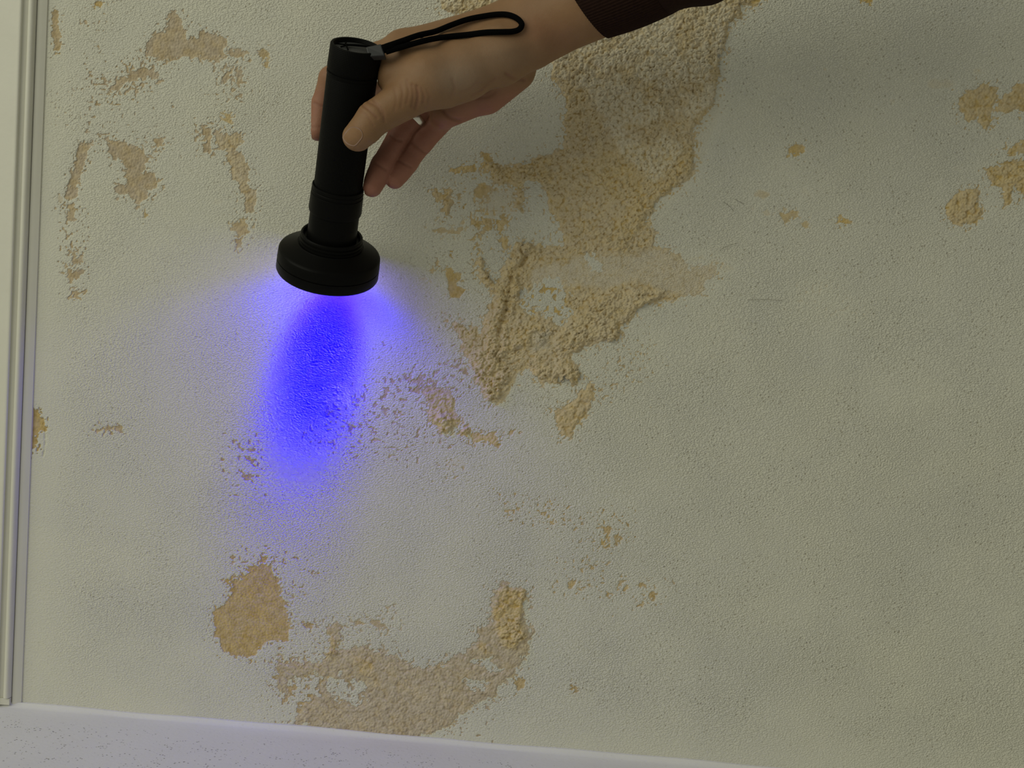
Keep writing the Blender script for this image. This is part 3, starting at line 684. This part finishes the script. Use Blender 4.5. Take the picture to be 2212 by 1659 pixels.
fo = extrude_profile('trim_foot', [(T-0.0110, 0.003), (T-0.0110, -0.0058), (T-0.0020, -0.0052), (T-0.0016, 0.003)], 0.0025, 0.0080, M['trim'], tr)

# ------------------------------------------------------------------ flashlight
HEAD = at(707, 588, 999.0)
TAIL = at(769, 97, 908.0)
AX = HEAD-TAIL; LEN = float(np.linalg.norm(AX)); AX = AX/LEN
zax = Vector(AX); xax = Vector(RGT) - zax*Vector(RGT).dot(zax); xax.normalize(); yax = zax.cross(xax)
FM = Matrix(((xax.x, yax.x, zax.x, HEAD[0]), (xax.y, yax.y, zax.y, HEAD[1]), (xax.z, yax.z, zax.z, HEAD[2]), (0, 0, 0, 1)))
torch = empty('flashlight', FM)
tag(torch, 'black cylindrical ultraviolet flashlight with a wide round head, shining violet on the wall', 'flashlight')
K_ = LEN/0.180
def zz(*pr):       # (mm from tail on a 180 mm body, radius mm) -> local
    return [((s*K_ - LEN*1000)/1000.0, r/1000.0) for s, r in pr]
BR = 17.9
lathe('tail_cap', zz((3.4, 14.6), (1.0, 15.4), (0.2, 15.9), (0.0, 16.7), (0.25, 17.4), (1.0, 17.9), (17.0, 18.3), (18.0, 18.2), (18.2, 17.6), (19.6, 17.6), (19.8, 18.2), (21.4, 18.2), (21.6, 17.6), (22.8, 17.6), (22.8, 15.0)), M['knurl'], torch)
o = lathe('tail_button', zz((2.6, 0.0), (2.6, 11.0), (3.0, 12.5), (3.2, 14.9), (5.0, 14.9)), M['rubber'], torch); o['label'] = 'dark grey recessed tail switch'
lathe('barrel', zz((22.8, 15.0), (22.8, 17.6), (23.4, 17.9), (107.0, 17.9), (108.5, 17.9), (110.0, 17.5), (110.0, 15.0)), M['knurl'], torch)
lathe('collar', zz((108.2, 17.4), (107.2, 18.6), (107.6, 19.1), (109.6, 19.25), (110.0, 18.9), (110.6, 18.9), (111.0, 19.3), (112.6, 19.4), (113.0, 19.0), (113.6, 19.0), (114.0, 19.5), (126.5, 19.9), (128.2, 19.5), (128.8, 18.6), (128.6, 17.0)), M['black'], torch)
lathe('neck', zz((127.5, 16.0), (128.0, 18.3), (129.0, 18.5), (143.0, 18.6), (147.0, 18.8), (152.0, 18.9), (152.0, 16.0)), M['black'], torch)
lathe('threaded_ring', zz((151.0, 18.6), (150.9, 21.2), (147.9, 21.5), (147.4, 22.0), (147.4, 23.0), (148.2, 23.5), (149.4, 23.6), (149.9, 22.8), (150.7, 22.8), (151.2, 23.9), (152.2, 24.0), (152.7, 23.1), (153.5, 23.1), (154.0, 24.2), (155.2, 24.2), (155.8, 23.3), (157.0, 23.3)), M['black'], torch)
lathe('head_shell', zz((155.6, 22.0), (155.6, 25.2), (156.6, 26.4), (161.0, 36.4), (162.2, 38.2), (163.2, 38.7), (170.6, 39.2), (171.0, 38.9), (171.2, 38.3), (171.2, 30.0)), M['black'], torch, 128)
lathe('bezel', zz((171.2, 30.0), (171.3, 38.3), (171.7, 39.1), (178.6, 39.3), (179.8, 38.7), (180.0, 37.6), (179.0, 36.2), (176.5, 35.8), (176.0, 30.0)), M['black'], torch, 128)
o = lathe('lens', zz((177.5, 0.0), (177.6, 36.0), (176.6, 36.0), (176.5, 0.0)), M['lens'], torch, 64); o['label'] = 'glowing violet lens'

# the torch's own light: a broad spill and a tighter core. Deep violet lies outside the display
# gamut, hence the negative red and green of its linear colour.
def torch_beam(name, ang, blend, power, rgb, z, radius, kind='SPOT'):
    l = bpy.data.lights.new(name, kind); l.energy = power
    if kind == 'SPOT':
        l.spot_size = math.radians(ang); l.spot_blend = blend; l.shadow_soft_size = radius
    l.use_nodes = True
    nt = l.node_tree; em = nt.nodes['Emission']
    cb = nt.nodes.new('ShaderNodeCombineXYZ')
    for k in range(3): cb.inputs[k].default_value = rgb[k]
    nt.links.new(cb.outputs[0], em.inputs['Color']); em.inputs['Strength'].default_value = 1.0
    o = bpy.data.objects.new(name, l); COL.objects.link(o)
    o.parent = torch; o.location = (0, 0, z); o.rotation_euler = (math.pi, 0, 0)
    return o
torch_beam('beam_spill', 142, 0.40, 0.60, (-0.09, -0.105, 1.0), 0.001, 0.012)
core = torch_beam('beam_core', 76, 1.0, 0.078, (-0.145, -0.170, 1.0), 0.001, 0.02, 'AREA')
core.data.shape = 'DISK'; core.data.size = 0.062; core.data.spread = math.radians(36)

# ------------------------------------------------------------------ hand (signed distance field in camera space, mm)
DOFF = 17.0
def cs(u, v, d):
    d = d+DOFF
    return np.array([(u-PW/2)*d/FPX, -(v-PH/2)*d/FPX, d])
def to_world(X):
    X = np.asarray(X)/1000.0
    return CAM + X[:, 0:1]*RGT + X[:, 1:2]*UPV + X[:, 2:3]*FWD
VOX = 0.85
lo = cs(640, 460, 880); lo[2] = 876+0.0
hi = cs(1420, -120, 960); hi[2] = 1017.0
lo, hi = np.minimum(lo, hi), np.maximum(lo, hi)
gxs = [np.arange(lo[k], hi[k], VOX, dtype=np.float32) for k in range(3)]
SH = tuple(len(g) for g in gxs)
def field(): return np.full(SH, 60.0, np.float32)
def smin(a, b, k):
    if k <= 0: return np.minimum(a, b)
    h = np.clip(0.5+0.5*(b-a)/k, 0, 1)
    return b*(1-h)+a*h - k*h*(1-h)
def add(Fd, a, b, ra, rb, k, mid=None, squash=None):
    pad = max(ra, rb)+16
    mn = np.minimum(a, b)-pad; mx = np.maximum(a, b)+pad
    sl = tuple(slice(max(0, int((mn[i]-lo[i])/VOX)), min(SH[i], int((mx[i]-lo[i])/VOX)+2)) for i in range(3))
    x = gxs[0][sl[0]][:, None, None]; y = gxs[1][sl[1]][None, :, None]; z = gxs[2][sl[2]][None, None, :]
    e = (b-a).astype(np.float32)
    L2 = float(e@e)+1e-6
    t = np.clip(((x-a[0])*e[0]+(y-a[1])*e[1]+(z-a[2])*e[2])/L2, 0, 1)
    d = np.sqrt((x-a[0]-e[0]*t)**2+(y-a[1]-e[1]*t)**2+(z-a[2]-e[2]*t)**2)
    r = ra+(rb-ra)*t
    if mid is not None: r = r + mid*np.sin(np.pi*t)
    Fd[sl] = smin(Fd[sl], d-r, k)
def chain(Fd, pts, rad, k, mids=None):
    for i in range(len(pts)-1):
        add(Fd, pts[i], pts[i+1], rad[i], rad[i+1], k if i else 0.0 if Fd.min() > 50 else k, None if mids is None else mids[i])

WR = cs(1165, 50, 930)
palm = field()
add(palm, WR, cs(1420, -60, 890), 27.0, 28.5, 0)                                       # forearm
add(palm, WR, cs(1060, 100, 938), 25.0, 22.0, 10)
IM, MM, RM, PM = cs(872, 106, 929), cs(905, 145, 952), cs(948, 195, 962), cs(984, 226, 962)
add(palm, cs(1110, 55, 932), IM, 18.0, 13.0, 10)
add(palm, cs(1110, 70, 945), MM, 17.0, 12.5, 8)
add(palm, cs(1090, 110, 952), RM, 16.0, 11.5, 8)
add(palm, cs(1085, 140, 955), PM, 16.0, 11.0, 8)
add(palm, cs(1110, 150, 948), cs(1050, 198, 950), 16.5, 16.5, 8)                        # heel of the hand
add(palm, cs(1040, 205, 950), cs(962, 246, 950), 14.0, 11.0, 4)
add(palm, cs(925, 150, 945), cs(985, 200, 948), 14.0, 14.0, 8)
thumb = field()
TC, TMP, TIP_, TT = cs(1075, 122, 912), cs(932, 178, 897), cs(808, 256, 897), cs(769, 295, 903)
thenar = field()
add(thenar, TC, TMP, 20.5, 17.0, 0)
add(thenar, cs(1000, 160, 907), cs(960, 180, 903), 19.5, 17.5, 6)
add(thenar, cs(1140, 95, 918), TC, 19.0, 19.0, 8)
add(thumb, TMP, TIP_, 16.5, 12.0, 5)
add(thumb, TIP_, TT, 12.0, 9.6, 3)
add(thumb, cs(790, 281, 897), cs(775, 297, 901), 10.8, 9.4, 3)
web = field()
add(web, cs(915, 145, 912), cs(872, 135, 922), 15.0, 12.0, 0)
add(web, cs(960, 120, 916), IM, 17.0, 11.0, 6)
add(web, cs(915, 163, 899), cs(856, 163, 904), 17.0, 14.5, 6)
add(web, cs(890, 128, 906), cs(850, 130, 910), 15.0, 13.0, 6)
index = field()
IP1, IP2, IT = cs(716, 170, 945), cs(697, 226, 950), cs(687, 283, 949)
chain(index, [IM, cs(790, 128, 941), IP1, IP2, IT], [11.5, 9.8, 9.2, 8.3, 7.4], 2.5)
middle = field()
chain(middle, [MM, cs(800, 225, 964), cs(765, 300, 968), cs(750, 335, 966)], [11.0, 9.5, 8.5, 7.6], 2.5)
ring_f = field()
RP, RD, RT_ = cs(866, 288, 957), cs(826, 357, 950), cs(804, 404, 946)
chain(ring_f, [RM, RP, RD, RT_], [10.0, 9.1, 8.5, 7.5], 2.0, [-0.3, -0.3, 0.5])
pinky = field()
PP, PD, PT_ = cs(911, 306, 959), cs(879, 351, 956), cs(853, 387, 952)
chain(pinky, [PM, PP, PD, PT_], [10.2, 9.0, 8.3, 7.3], 2.0, [-0.3, -0.2, 0.5])
fingers = smin(smin(index, middle, 1.0), smin(ring_f, pinky, 0.7), 1.0)
D_ = smin(palm, fingers, 5.0)
D_ = smin(smin(smin(D_, web, 9.0), thenar, 11.0), thumb, 5.0)
thumb = np.minimum(thumb, thenar)
# flesh flattens against the flashlight barrel instead of sinking into it
tcam = np.array([(TAIL-CAM)@RGT, (TAIL-CAM)@UPV, (TAIL-CAM)@FWD])*1000; hcam = np.array([(HEAD-CAM)@RGT, (HEAD-CAM)@UPV, (HEAD-CAM)@FWD])*1000
ax = (hcam-tcam)/np.linalg.norm(hcam-tcam)
X3 = gxs[0][:, None, None]-tcam[0]; Y3 = gxs[1][None, :, None]-tcam[1]; Z3 = gxs[2][None, None, :]-tcam[2]
tl = X3*ax[0]+Y3*ax[1]+Z3*ax[2]
rad = np.sqrt(np.maximum((X3-ax[0]*tl)**2+(Y3-ax[1]*tl)**2+(Z3-ax[2]*tl)**2, 0))
rr = np.where(tl > 106*K_, 20.2, np.where(tl < 24*K_, 18.7, 18.3)).astype(np.float32)
D_ = np.maximum(D_, np.where(tl > -6, rr-rad, -60))
del X3, Y3, Z3

def surface_nets(Fd):
    s = Fd < 0
    nx_, ny_, nz_ = Fd.shape
    cnt = np.zeros((nx_-1, ny_-1, nz_-1), np.int8)
    for a in (0, 1):
        for b_ in (0, 1):
            for c in (0, 1):
                cnt += s[a:nx_-1+a, b_:ny_-1+b_, c:nz_-1+c]
    act = (cnt > 0) & (cnt < 8)
    I = np.argwhere(act)
    vid = np.full(act.shape, -1, np.int32); vid[act] = np.arange(len(I))
    corner = [(a, b_, c) for a in (0, 1) for b_ in (0, 1) for c in (0, 1)]
    val = {c: Fd[I[:, 0]+c[0], I[:, 1]+c[1], I[:, 2]+c[2]] for c in corner}
    acc = np.zeros((len(I), 3)); n = np.zeros(len(I))
    for c in corner:
        for ax_ in range(3):
            if c[ax_]: continue
            c2 = list(c); c2[ax_] = 1; c2 = tuple(c2)
            a, b_ = val[c], val[c2]
            m = (a < 0) != (b_ < 0)
            t = np.where(m, a/np.where(m, a-b_, 1), 0)
            p = np.tile(np.array(c, float), (len(I), 1)); p[:, ax_] = t
            acc[m] += p[m]; n[m] += 1
    Vt = I+acc/n[:, None]
    quads = []
    for ax_ in range(3):
        o1, o2 = [(1, 2), (2, 0), (0, 1)][ax_]
        sl0 = [slice(1, -1)]*3; sl1 = [slice(1, -1)]*3
        sl0[ax_] = slice(0, -1); sl1[ax_] = slice(1, None)
        a = s[tuple(sl0)]; b_ = s[tuple(sl1)]
        E = np.argwhere(a != b_)
        flip = a[E[:, 0], E[:, 1], E[:, 2]]
        base = E.copy()
        for k in range(3):
            if k != ax_: base[:, k] += 1
        q = []
        for d1, d2 in ((0, 0), (1, 0), (1, 1), (0, 1)):
            cc = base.copy(); cc[:, o1] -= d1; cc[:, o2] -= d2
            q.append(vid[cc[:, 0], cc[:, 1], cc[:, 2]])
        q = np.stack(q, 1)
        q[~flip] = q[~flip][:, ::-1]
        quads.append(q)
    return Vt, np.concatenate(quads)
HV, HQ = surface_nets(D_)
HQ = HQ[(HQ >= 0).all(1)]
def samp(Fd): # nearest lookup at mesh vertices
    j = np.clip(np.round(HV).astype(int), 0, np.array(SH)-1); return Fd[j[:, 0], j[:, 1], j[:, 2]]
fing = np.minimum(samp(ring_f), samp(pinky)); pal = samp(palm); thu = samp(thumb); idx_d = np.minimum(samp(index), samp(middle))
web_d = samp(web)
HC = HV*VOX + lo
# relax the voxel steps
def smooth(Vs, Qs, it, lam=0.5):
    e = np.concatenate([Qs[:, [0, 1]], Qs[:, [1, 2]], Qs[:, [2, 3]], Qs[:, [3, 0]]])
    n = len(Vs); deg = np.bincount(e.ravel(), minlength=n).astype(float)[:, None]
    for _ in range(it):
        for l in (lam, -lam*1.03):
            acc = np.zeros_like(Vs)
            for k in range(3):
                acc[:, k] = np.bincount(e[:, 0], Vs[e[:, 1], k], n) + np.bincount(e[:, 1], Vs[e[:, 0], k], n)
            Vs = Vs + l*(acc/np.maximum(deg, 1)-Vs)
    return Vs
HC = smooth(HC, HQ, 4)
def vnormals(Vs, Qs):
    fn = np.cross(Vs[Qs[:, 2]]-Vs[Qs[:, 0]], Vs[Qs[:, 3]]-Vs[Qs[:, 1]])
    nn = np.zeros_like(Vs)
    for c in range(4):
        for k in range(3): nn[:, k] += np.bincount(Qs[:, c], fn[:, k], len(Vs))
    return nn/np.maximum(np.linalg.norm(nn, axis=1), 1e-9)[:, None]
HN = vnormals(HC, HQ)
if (HN*(HC-HC.mean(0))).sum() < 0: HQ = HQ[:, ::-1]; HN = -HN
hu = PW/2+FPX*HC[:, 0]/HC[:, 2]; hv = PH/2-FPX*HC[:, 1]/HC[:, 2]
front = np.clip(-HN[:, 2]*3, 0, 1)
crease = np.zeros(len(HC))
def fold(pts, depth, w, dmin=0, dmax=2000):
    """press a skin fold into the surface along a line on the camera-facing skin"""
    global HC
    pts = spline(pts, 14) if len(pts) > 2 else pts
    d = np.full(len(HC), 1e9)
    for (ax_, ay), (bx, by) in zip(pts[:-1], pts[1:]):
        ex, ey = bx-ax_, by-ay
        t = np.clip(((hu-ax_)*ex+(hv-ay)*ey)/(ex*ex+ey*ey+1e-9), 0, 1)
        d = np.minimum(d, (hu-ax_-ex*t)**2+(hv-ay-ey*t)**2)
    g = np.exp(-d/w**2)*front*((HC[:, 2]-DOFF > dmin) & (HC[:, 2]-DOFF < dmax))
    HC = HC - HN*(g*depth)[:, None]
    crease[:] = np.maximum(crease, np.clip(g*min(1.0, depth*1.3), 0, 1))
r1 = lambda *p: [(560+x/2.514, y/2.514) for x, y in p]
# thumb knuckle, thumb base, palm lines, finger joints
for ln, dp, w in ((r1((560, 570), (600, 600), (640, 640)), 0.6, 3.0), (r1((590, 550), (640, 580), (665, 620)), 0.5, 3.0), (r1((620, 545), (670, 600), (680, 660)), 0.5, 3.5), (r1((545, 600), (585, 630), (620, 680)), 0.35, 3.0),
                  (r1((855, 470), (862, 530), (850, 590)), 0.9, 4.0), (r1((830, 460), (838, 520), (830, 580)), 0.5, 3.5), (r1((880, 480), (895, 520), (890, 560)), 0.4, 3.5), (r1((800, 440), (812, 500), (800, 560)), 0.35, 3.5), (r1((770, 450), (780, 510), (770, 580)), 0.3, 3.5), (r1((735, 480), (745, 540), (735, 600)), 0.25, 3.5), (r1((910, 490), (925, 525), (920, 560)), 0.25, 3.5),
                  (r1((1160, 520), (1200, 500), (1240, 460), (1280, 430)), 0.5, 4.0), (r1((1180, 530), (1240, 525), (1280, 500)), 0.4, 4.0), (r1((1340, 400), (1380, 425), (1440, 435)), 0.9, 4.0), (r1((1100, 500), (1150, 480), (1190, 440)), 0.25, 4.0), (r1((1050, 430), (1060, 480), (1040, 530)), 0.25, 4),
                  (r1((1000, 600), (1040, 640), (1110, 668)), 1.2, 4.0),
                  (r1((715, 735), (740, 755), (775, 765)), 0.6, 3.0), (r1((622, 885), (655, 900), (690, 922)), 0.6, 3.0), (r1((830, 775), (860, 800), (905, 832)), 0.6, 3.0), (r1((755, 870), (790, 890), (825, 908)), 0.6, 3.0),
                  (r1((300, 560), (330, 575), (355, 580)), 0.6, 3.0), (r1((272, 690), (300, 692), (335, 690)), 0.3, 3)):
    fold(ln, dp, w)
# veins and tendons on the back of the hand
for ln, dp, w in ((r1((760, 260), (900, 230), (1050, 200), (1300, 150)), -0.5, 12.0), (r1((900, 330), (1050, 300), (1250, 290), (1500, 220)), -0.5, 14.0)):
    fold(ln, dp, w)
red = np.exp(-np.clip(np.minimum(fing, idx_d*1.2+1.0), 0, None)/3.0)
# palm side (facing down) is pinker than the back of the hand
down = np.clip(-HN[:, 1]*0.8+0.25, 0, 1)*sstep(150, 215, hv)*np.exp(-np.clip(pal, 0, None)/3.0)*(thu > 1.5)
red = np.clip(np.maximum(red, down), 0, 1)*sstep(130, 230, hv+0.0*hu)
red = np.maximum(red, 0.35*np.exp(-np.clip(idx_d, 0, None)/3.0)*(hu < 720))
red = np.maximum(red, 0.22*np.exp(-((hu-1200)**2+(hv-85)**2)/45.0**2)+0.2*np.exp(-((hu-1150)**2+(hv-60)**2)/30.0**2))
cool = np.clip(np.exp(-((hu-985)/55)**2-((hv-165)/38)**2)*0.9+0.5*np.exp(-((hu-1080)/70)**2-((hv-120)/40)**2), 0, 1)*(HC[:, 2] < 950+DOFF)
HWm = to_world(HC)

wrist_w = to_world(WR[None])[0]
person = empty('person', Matrix.Translation(Vector(wrist_w)))
tag(person, 'right hand and wrist in a dark brown knit sleeve gripping the flashlight', 'person')
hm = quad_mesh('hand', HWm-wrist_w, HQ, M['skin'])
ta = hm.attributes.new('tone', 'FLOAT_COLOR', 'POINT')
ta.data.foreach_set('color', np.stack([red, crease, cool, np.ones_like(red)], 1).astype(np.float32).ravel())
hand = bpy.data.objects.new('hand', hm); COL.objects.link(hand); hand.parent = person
hm.update()
tri = np.concatenate([HQ[:, [0, 1, 2]], HQ[:, [0, 2, 3]]])
bvh = BVHTree.FromPolygons([Vector(v) for v in HWm], tri.tolist())
def on_hand(u, v):
    d = Vector(ray_dir(u, v)).normalized()
    h = bvh.ray_cast(Vector(CAM), d)
    return h
# thumb nail: a curved plate laid on the thumb tip
def nail(name, c, ux, uy, wdt, hgt_, mat, a0=0.0, a1=1.0, nu=11, nv=13, lift=0.62):
    V_, F_ = [], []
    cu, cv = c
    for j in range(nv):
        t = a0+(a1-a0)*j/(nv-1)
        for i in range(nu):
            s = -1+2*i/(nu-1)
            # rounded outline: cuticle end and tip
            wl = wdt*(1-0.25*max(0, (0.35-t)/0.35)**2 - 0.14*max(0, (t-0.7)/0.3)**2)
            bulge = (1-s*s)
            tt = t + (0.16*bulge*(t-0.5)*2*abs(t-0.5)*2)
            pu = cu + ux[0]*s*wl + uy[0]*(tt-0.5)*hgt_
            pv = cv + ux[1]*s*wl + uy[1]*(tt-0.5)*hgt_
            loc, nr, _, _ = on_hand(pu, pv)
            if loc is None: loc = Vector(at(pu, pv, 916)); nr = -Vector(FWD)
            e = min(1-abs(s), min(t, 1-t)*2)
            V_.append(loc + nr*(0.001*(lift*min(1, e*4.5)-0.30)) - Vector(wrist_w))
    for j in range(nv-1):
        for i in range(nu-1):
            q = (j*nu+i, j*nu+i+1, (j+1)*nu+i+1, (j+1)*nu+i)
            F_.append(q)
    o = mesh_obj(name, V_, F_, mat, person)
    return o
nl = nail('thumb_nail', (763, 294), (0.80, 0.60), (-0.64, 0.77), 17.5, 32, M['nail']); nl['label'] = 'pale pink thumb nail'
bpy.context.view_layer.update()

# sleeve: ribbed cuff and the gathered sleeve behind it
fdir = to_world(cs(1420, -60, 890)[None])[0]-wrist_w; fdir /= np.linalg.norm(fdir)
c0 = to_world(cs(1266, 5, 914)[None])[0]
def sleeve_part(name, s0, s1, rad, nrib, ramp_, depth, tilt, parent, ns=24, n=264, inner=True):
    z_ = Vector(fdir); x_ = Vector(UPV)-z_*Vector(UPV).dot(z_); x_.normalize(); y_ = z_.cross(x_)
    V_, F_ = [], []
    rows = [(s0, -1.6)] + [(s0+(s1-s0)*k/(ns-1), 0) for k in range(ns)]
    for k, (s, off) in enumerate(rows):
        for i in range(n):
            a = 2*math.pi*i/n
            rib = depth*abs(math.sin(a*nrib/2))
            t = (s-s0)/(s1-s0)
            r = rad + ramp_(t, a) + rib + off
            ds = tilt*math.cos(a)*(1-t)
            p = Vector(c0) + z_*((s+ds)/1000) + (x_*math.cos(a)+y_*math.sin(a))*(r/1000)
            V_.append(p-Vector(wrist_w))
    for k in range(len(rows)-1):
        for i in range(n):
            i2 = (i+1) % n
            F_.append((k*n+i, k*n+i2, (k+1)*n+i2, (k+1)*n+i))
    return mesh_obj(name, V_, F_, M['knit'], parent)
slv = sleeve_part('sleeve', 56, 330, 31.0, 0, lambda t, a: 3.5*min(1, t*9)*(1+0.2*math.sin(3*a+9*t))+5*t+1.5*math.sin(t*40+a), 0.0, 0, person, 60, 96)
slv['label'] = 'dark brown sleeve of the sweater'
cf = sleeve_part('cuff', 0, 60, 28.8, 88, lambda t, a: 1.4*math.sin(math.pi*min(1, t*1.0))+1.2*t-1.0*max(0, t-0.9)*10*0.3, 0.8, -7.0, slv)
cf['label'] = 'ribbed dark brown cuff'

# ring on the ring finger
rp = RM+(RP-RM)*0.66
rw = to_world(rp[None])[0]; rdir = to_world(RP[None])[0]-to_world(RM[None])[0]; rdir /= np.linalg.norm(rdir)
zr = Vector(rdir); xr = zr.orthogonal().normalized(); yr = zr.cross(xr)
RMx = Matrix(((xr.x, yr.x, zr.x, rw[0]), (xr.y, yr.y, zr.y, rw[1]), (xr.z, yr.z, zr.z, rw[2]), (0, 0, 0, 1)))
rg = lathe('finger_ring', [(-0.0024, 0.0093), (-0.0026, 0.0102), (-0.0018, 0.0108), (0.0018, 0.0108), (0.0026, 0.0102), (0.0024, 0.0093), (-0.0024, 0.0093)], M['metal'], None, 48, 60)
rg.matrix_world = RMx
tag(rg, 'plain silver band on a finger behind the thumb', 'ring')

# ------------------------------------------------------------------ wrist strap
strap = empty('wrist_strap', Matrix.Translation(Vector(at(812, 108, 905))))
tag(strap, 'black cord loop tied to the flashlight tail and lying over the hand', 'strap')
so = Vector(strap.location)
def cord_pt(u, v, lift, fallback):
    loc, nr, _, _ = on_hand(u, v)
    if loc is None: return Vector(at(u, v, fallback))
    d = Vector(ray_dir(u, v))
    depth = (np.array(loc)-CAM) @ FWD*1000
    return Vector(at(u, v, depth-lift))
upper = [(832, 101), (870, 88), (905, 76), (940, 68), (975, 54), (1010, 42), (1045, 35), (1075, 31), (1098, 32), (1117, 40), (1127, 52), (1122, 63), (1108, 68), (1085, 69), (1050, 70), (1010, 75), (970, 79), (935, 84), (905, 91), (870, 101), (834, 112)]
up_px = spline(upper, 110)
cp = [cord_pt(u, v, 3.4, 912) for u, v in up_px]
# soften the depth so that the cord hangs in a smooth line
dep = np.array([(np.array(p)-CAM) @ FWD*1000 for p in cp])
d_end = 900.0
for _ in range(40):
    dep[1:-1] = np.minimum(dep[1:-1], 0.25*dep[:-2]+0.5*dep[1:-1]+0.25*dep[2:])
wgt = np.clip(np.minimum(np.arange(110), np.arange(110)[::-1])/22.0, 0, 1)
dep = np.minimum(dep, d_end*(1-wgt)+dep*wgt+0.0)
cp = [Vector(at(u, v, d))-so for (u, v), d in zip(up_px, dep)]
tube('cord_loop', cp, 0.00205, M['cord'], strap, 12)
mid_px = spline([(826, 106), (850, 101), (880, 92), (910, 83), (938, 75)], 24)
mp = [Vector(at(u, v, float(np.interp(u, [826, 850, 880, 910, 938], [dep[0], dep[5], dep[14], dep[22], dep[28]]))+0.2))-so for u, v in mid_px]
o = tube('cord_binding', mp, [0.0030+0.0008*math.sin(i*0.13) if i < 20 else 0.0028-0.0004*(i-19) for i in range(24)], M['cord'], strap, 12, 1.0); o['label'] = 'doubled cord bound together'
# crimp block where the cord meets the tail cap
def block(name, corners, thick, mat, parent, org):
    a = [Vector(at(u, v, d)) for u, v, d in corners]
    nr = (a[1]-a[0]).cross(a[3]-a[0]).normalized()
    if nr.dot(Vector(FWD)) < 0: nr = -nr
    V_ = [p-org for p in a]+[p+nr*thick-org for p in a]
    F_ = [(0, 1, 2, 3), (7, 6, 5, 4), (0, 4, 5, 1), (1, 5, 6, 2), (2, 6, 7, 3), (3, 7, 4, 0)]
    o = mesh_obj(name, V_, F_, mat, parent, smooth=False)
    bv = o.modifiers.new('bevel', 'BEVEL'); bv.width = 0.0008; bv.segments = 2
    return o
o = block('crimp', [(790, 101, 901), (795, 121, 898), (831, 119, 897), (823, 94, 900)], 0.006, M['plastic'], strap, so); o['label'] = 'dark grey plastic crimp'
# thin string laced through the recessed tail
def tail_pt(x, y, s):  # local coordinates in the tail, mm
    q = FM @ Vector((x/1000, y/1000, (s*K_-LEN*1000)/1000)); return q-so
for pts in ([(-14.0, 0, 1.5), (-9, -1, 1.6), (0, -3.5, 1.0), (9, -4, 0.5), (13, -2, -0.8)], [(-10, 4.5, 1.9), (-6, 1, 1.2), (-2, -1.5, 1.2), (6, -2.0, 0.6), (13, 0, -0.8)], [(-7.5, -7.5, 1.9), (-7.5, -2, 1.0), (-6, 3, 1.4), (-4.5, 8.0, 1.9)]):
    tube('lace', [tail_pt(*q) for q in spline(pts, 20)], 0.00055, M['cord'], strap, 8)
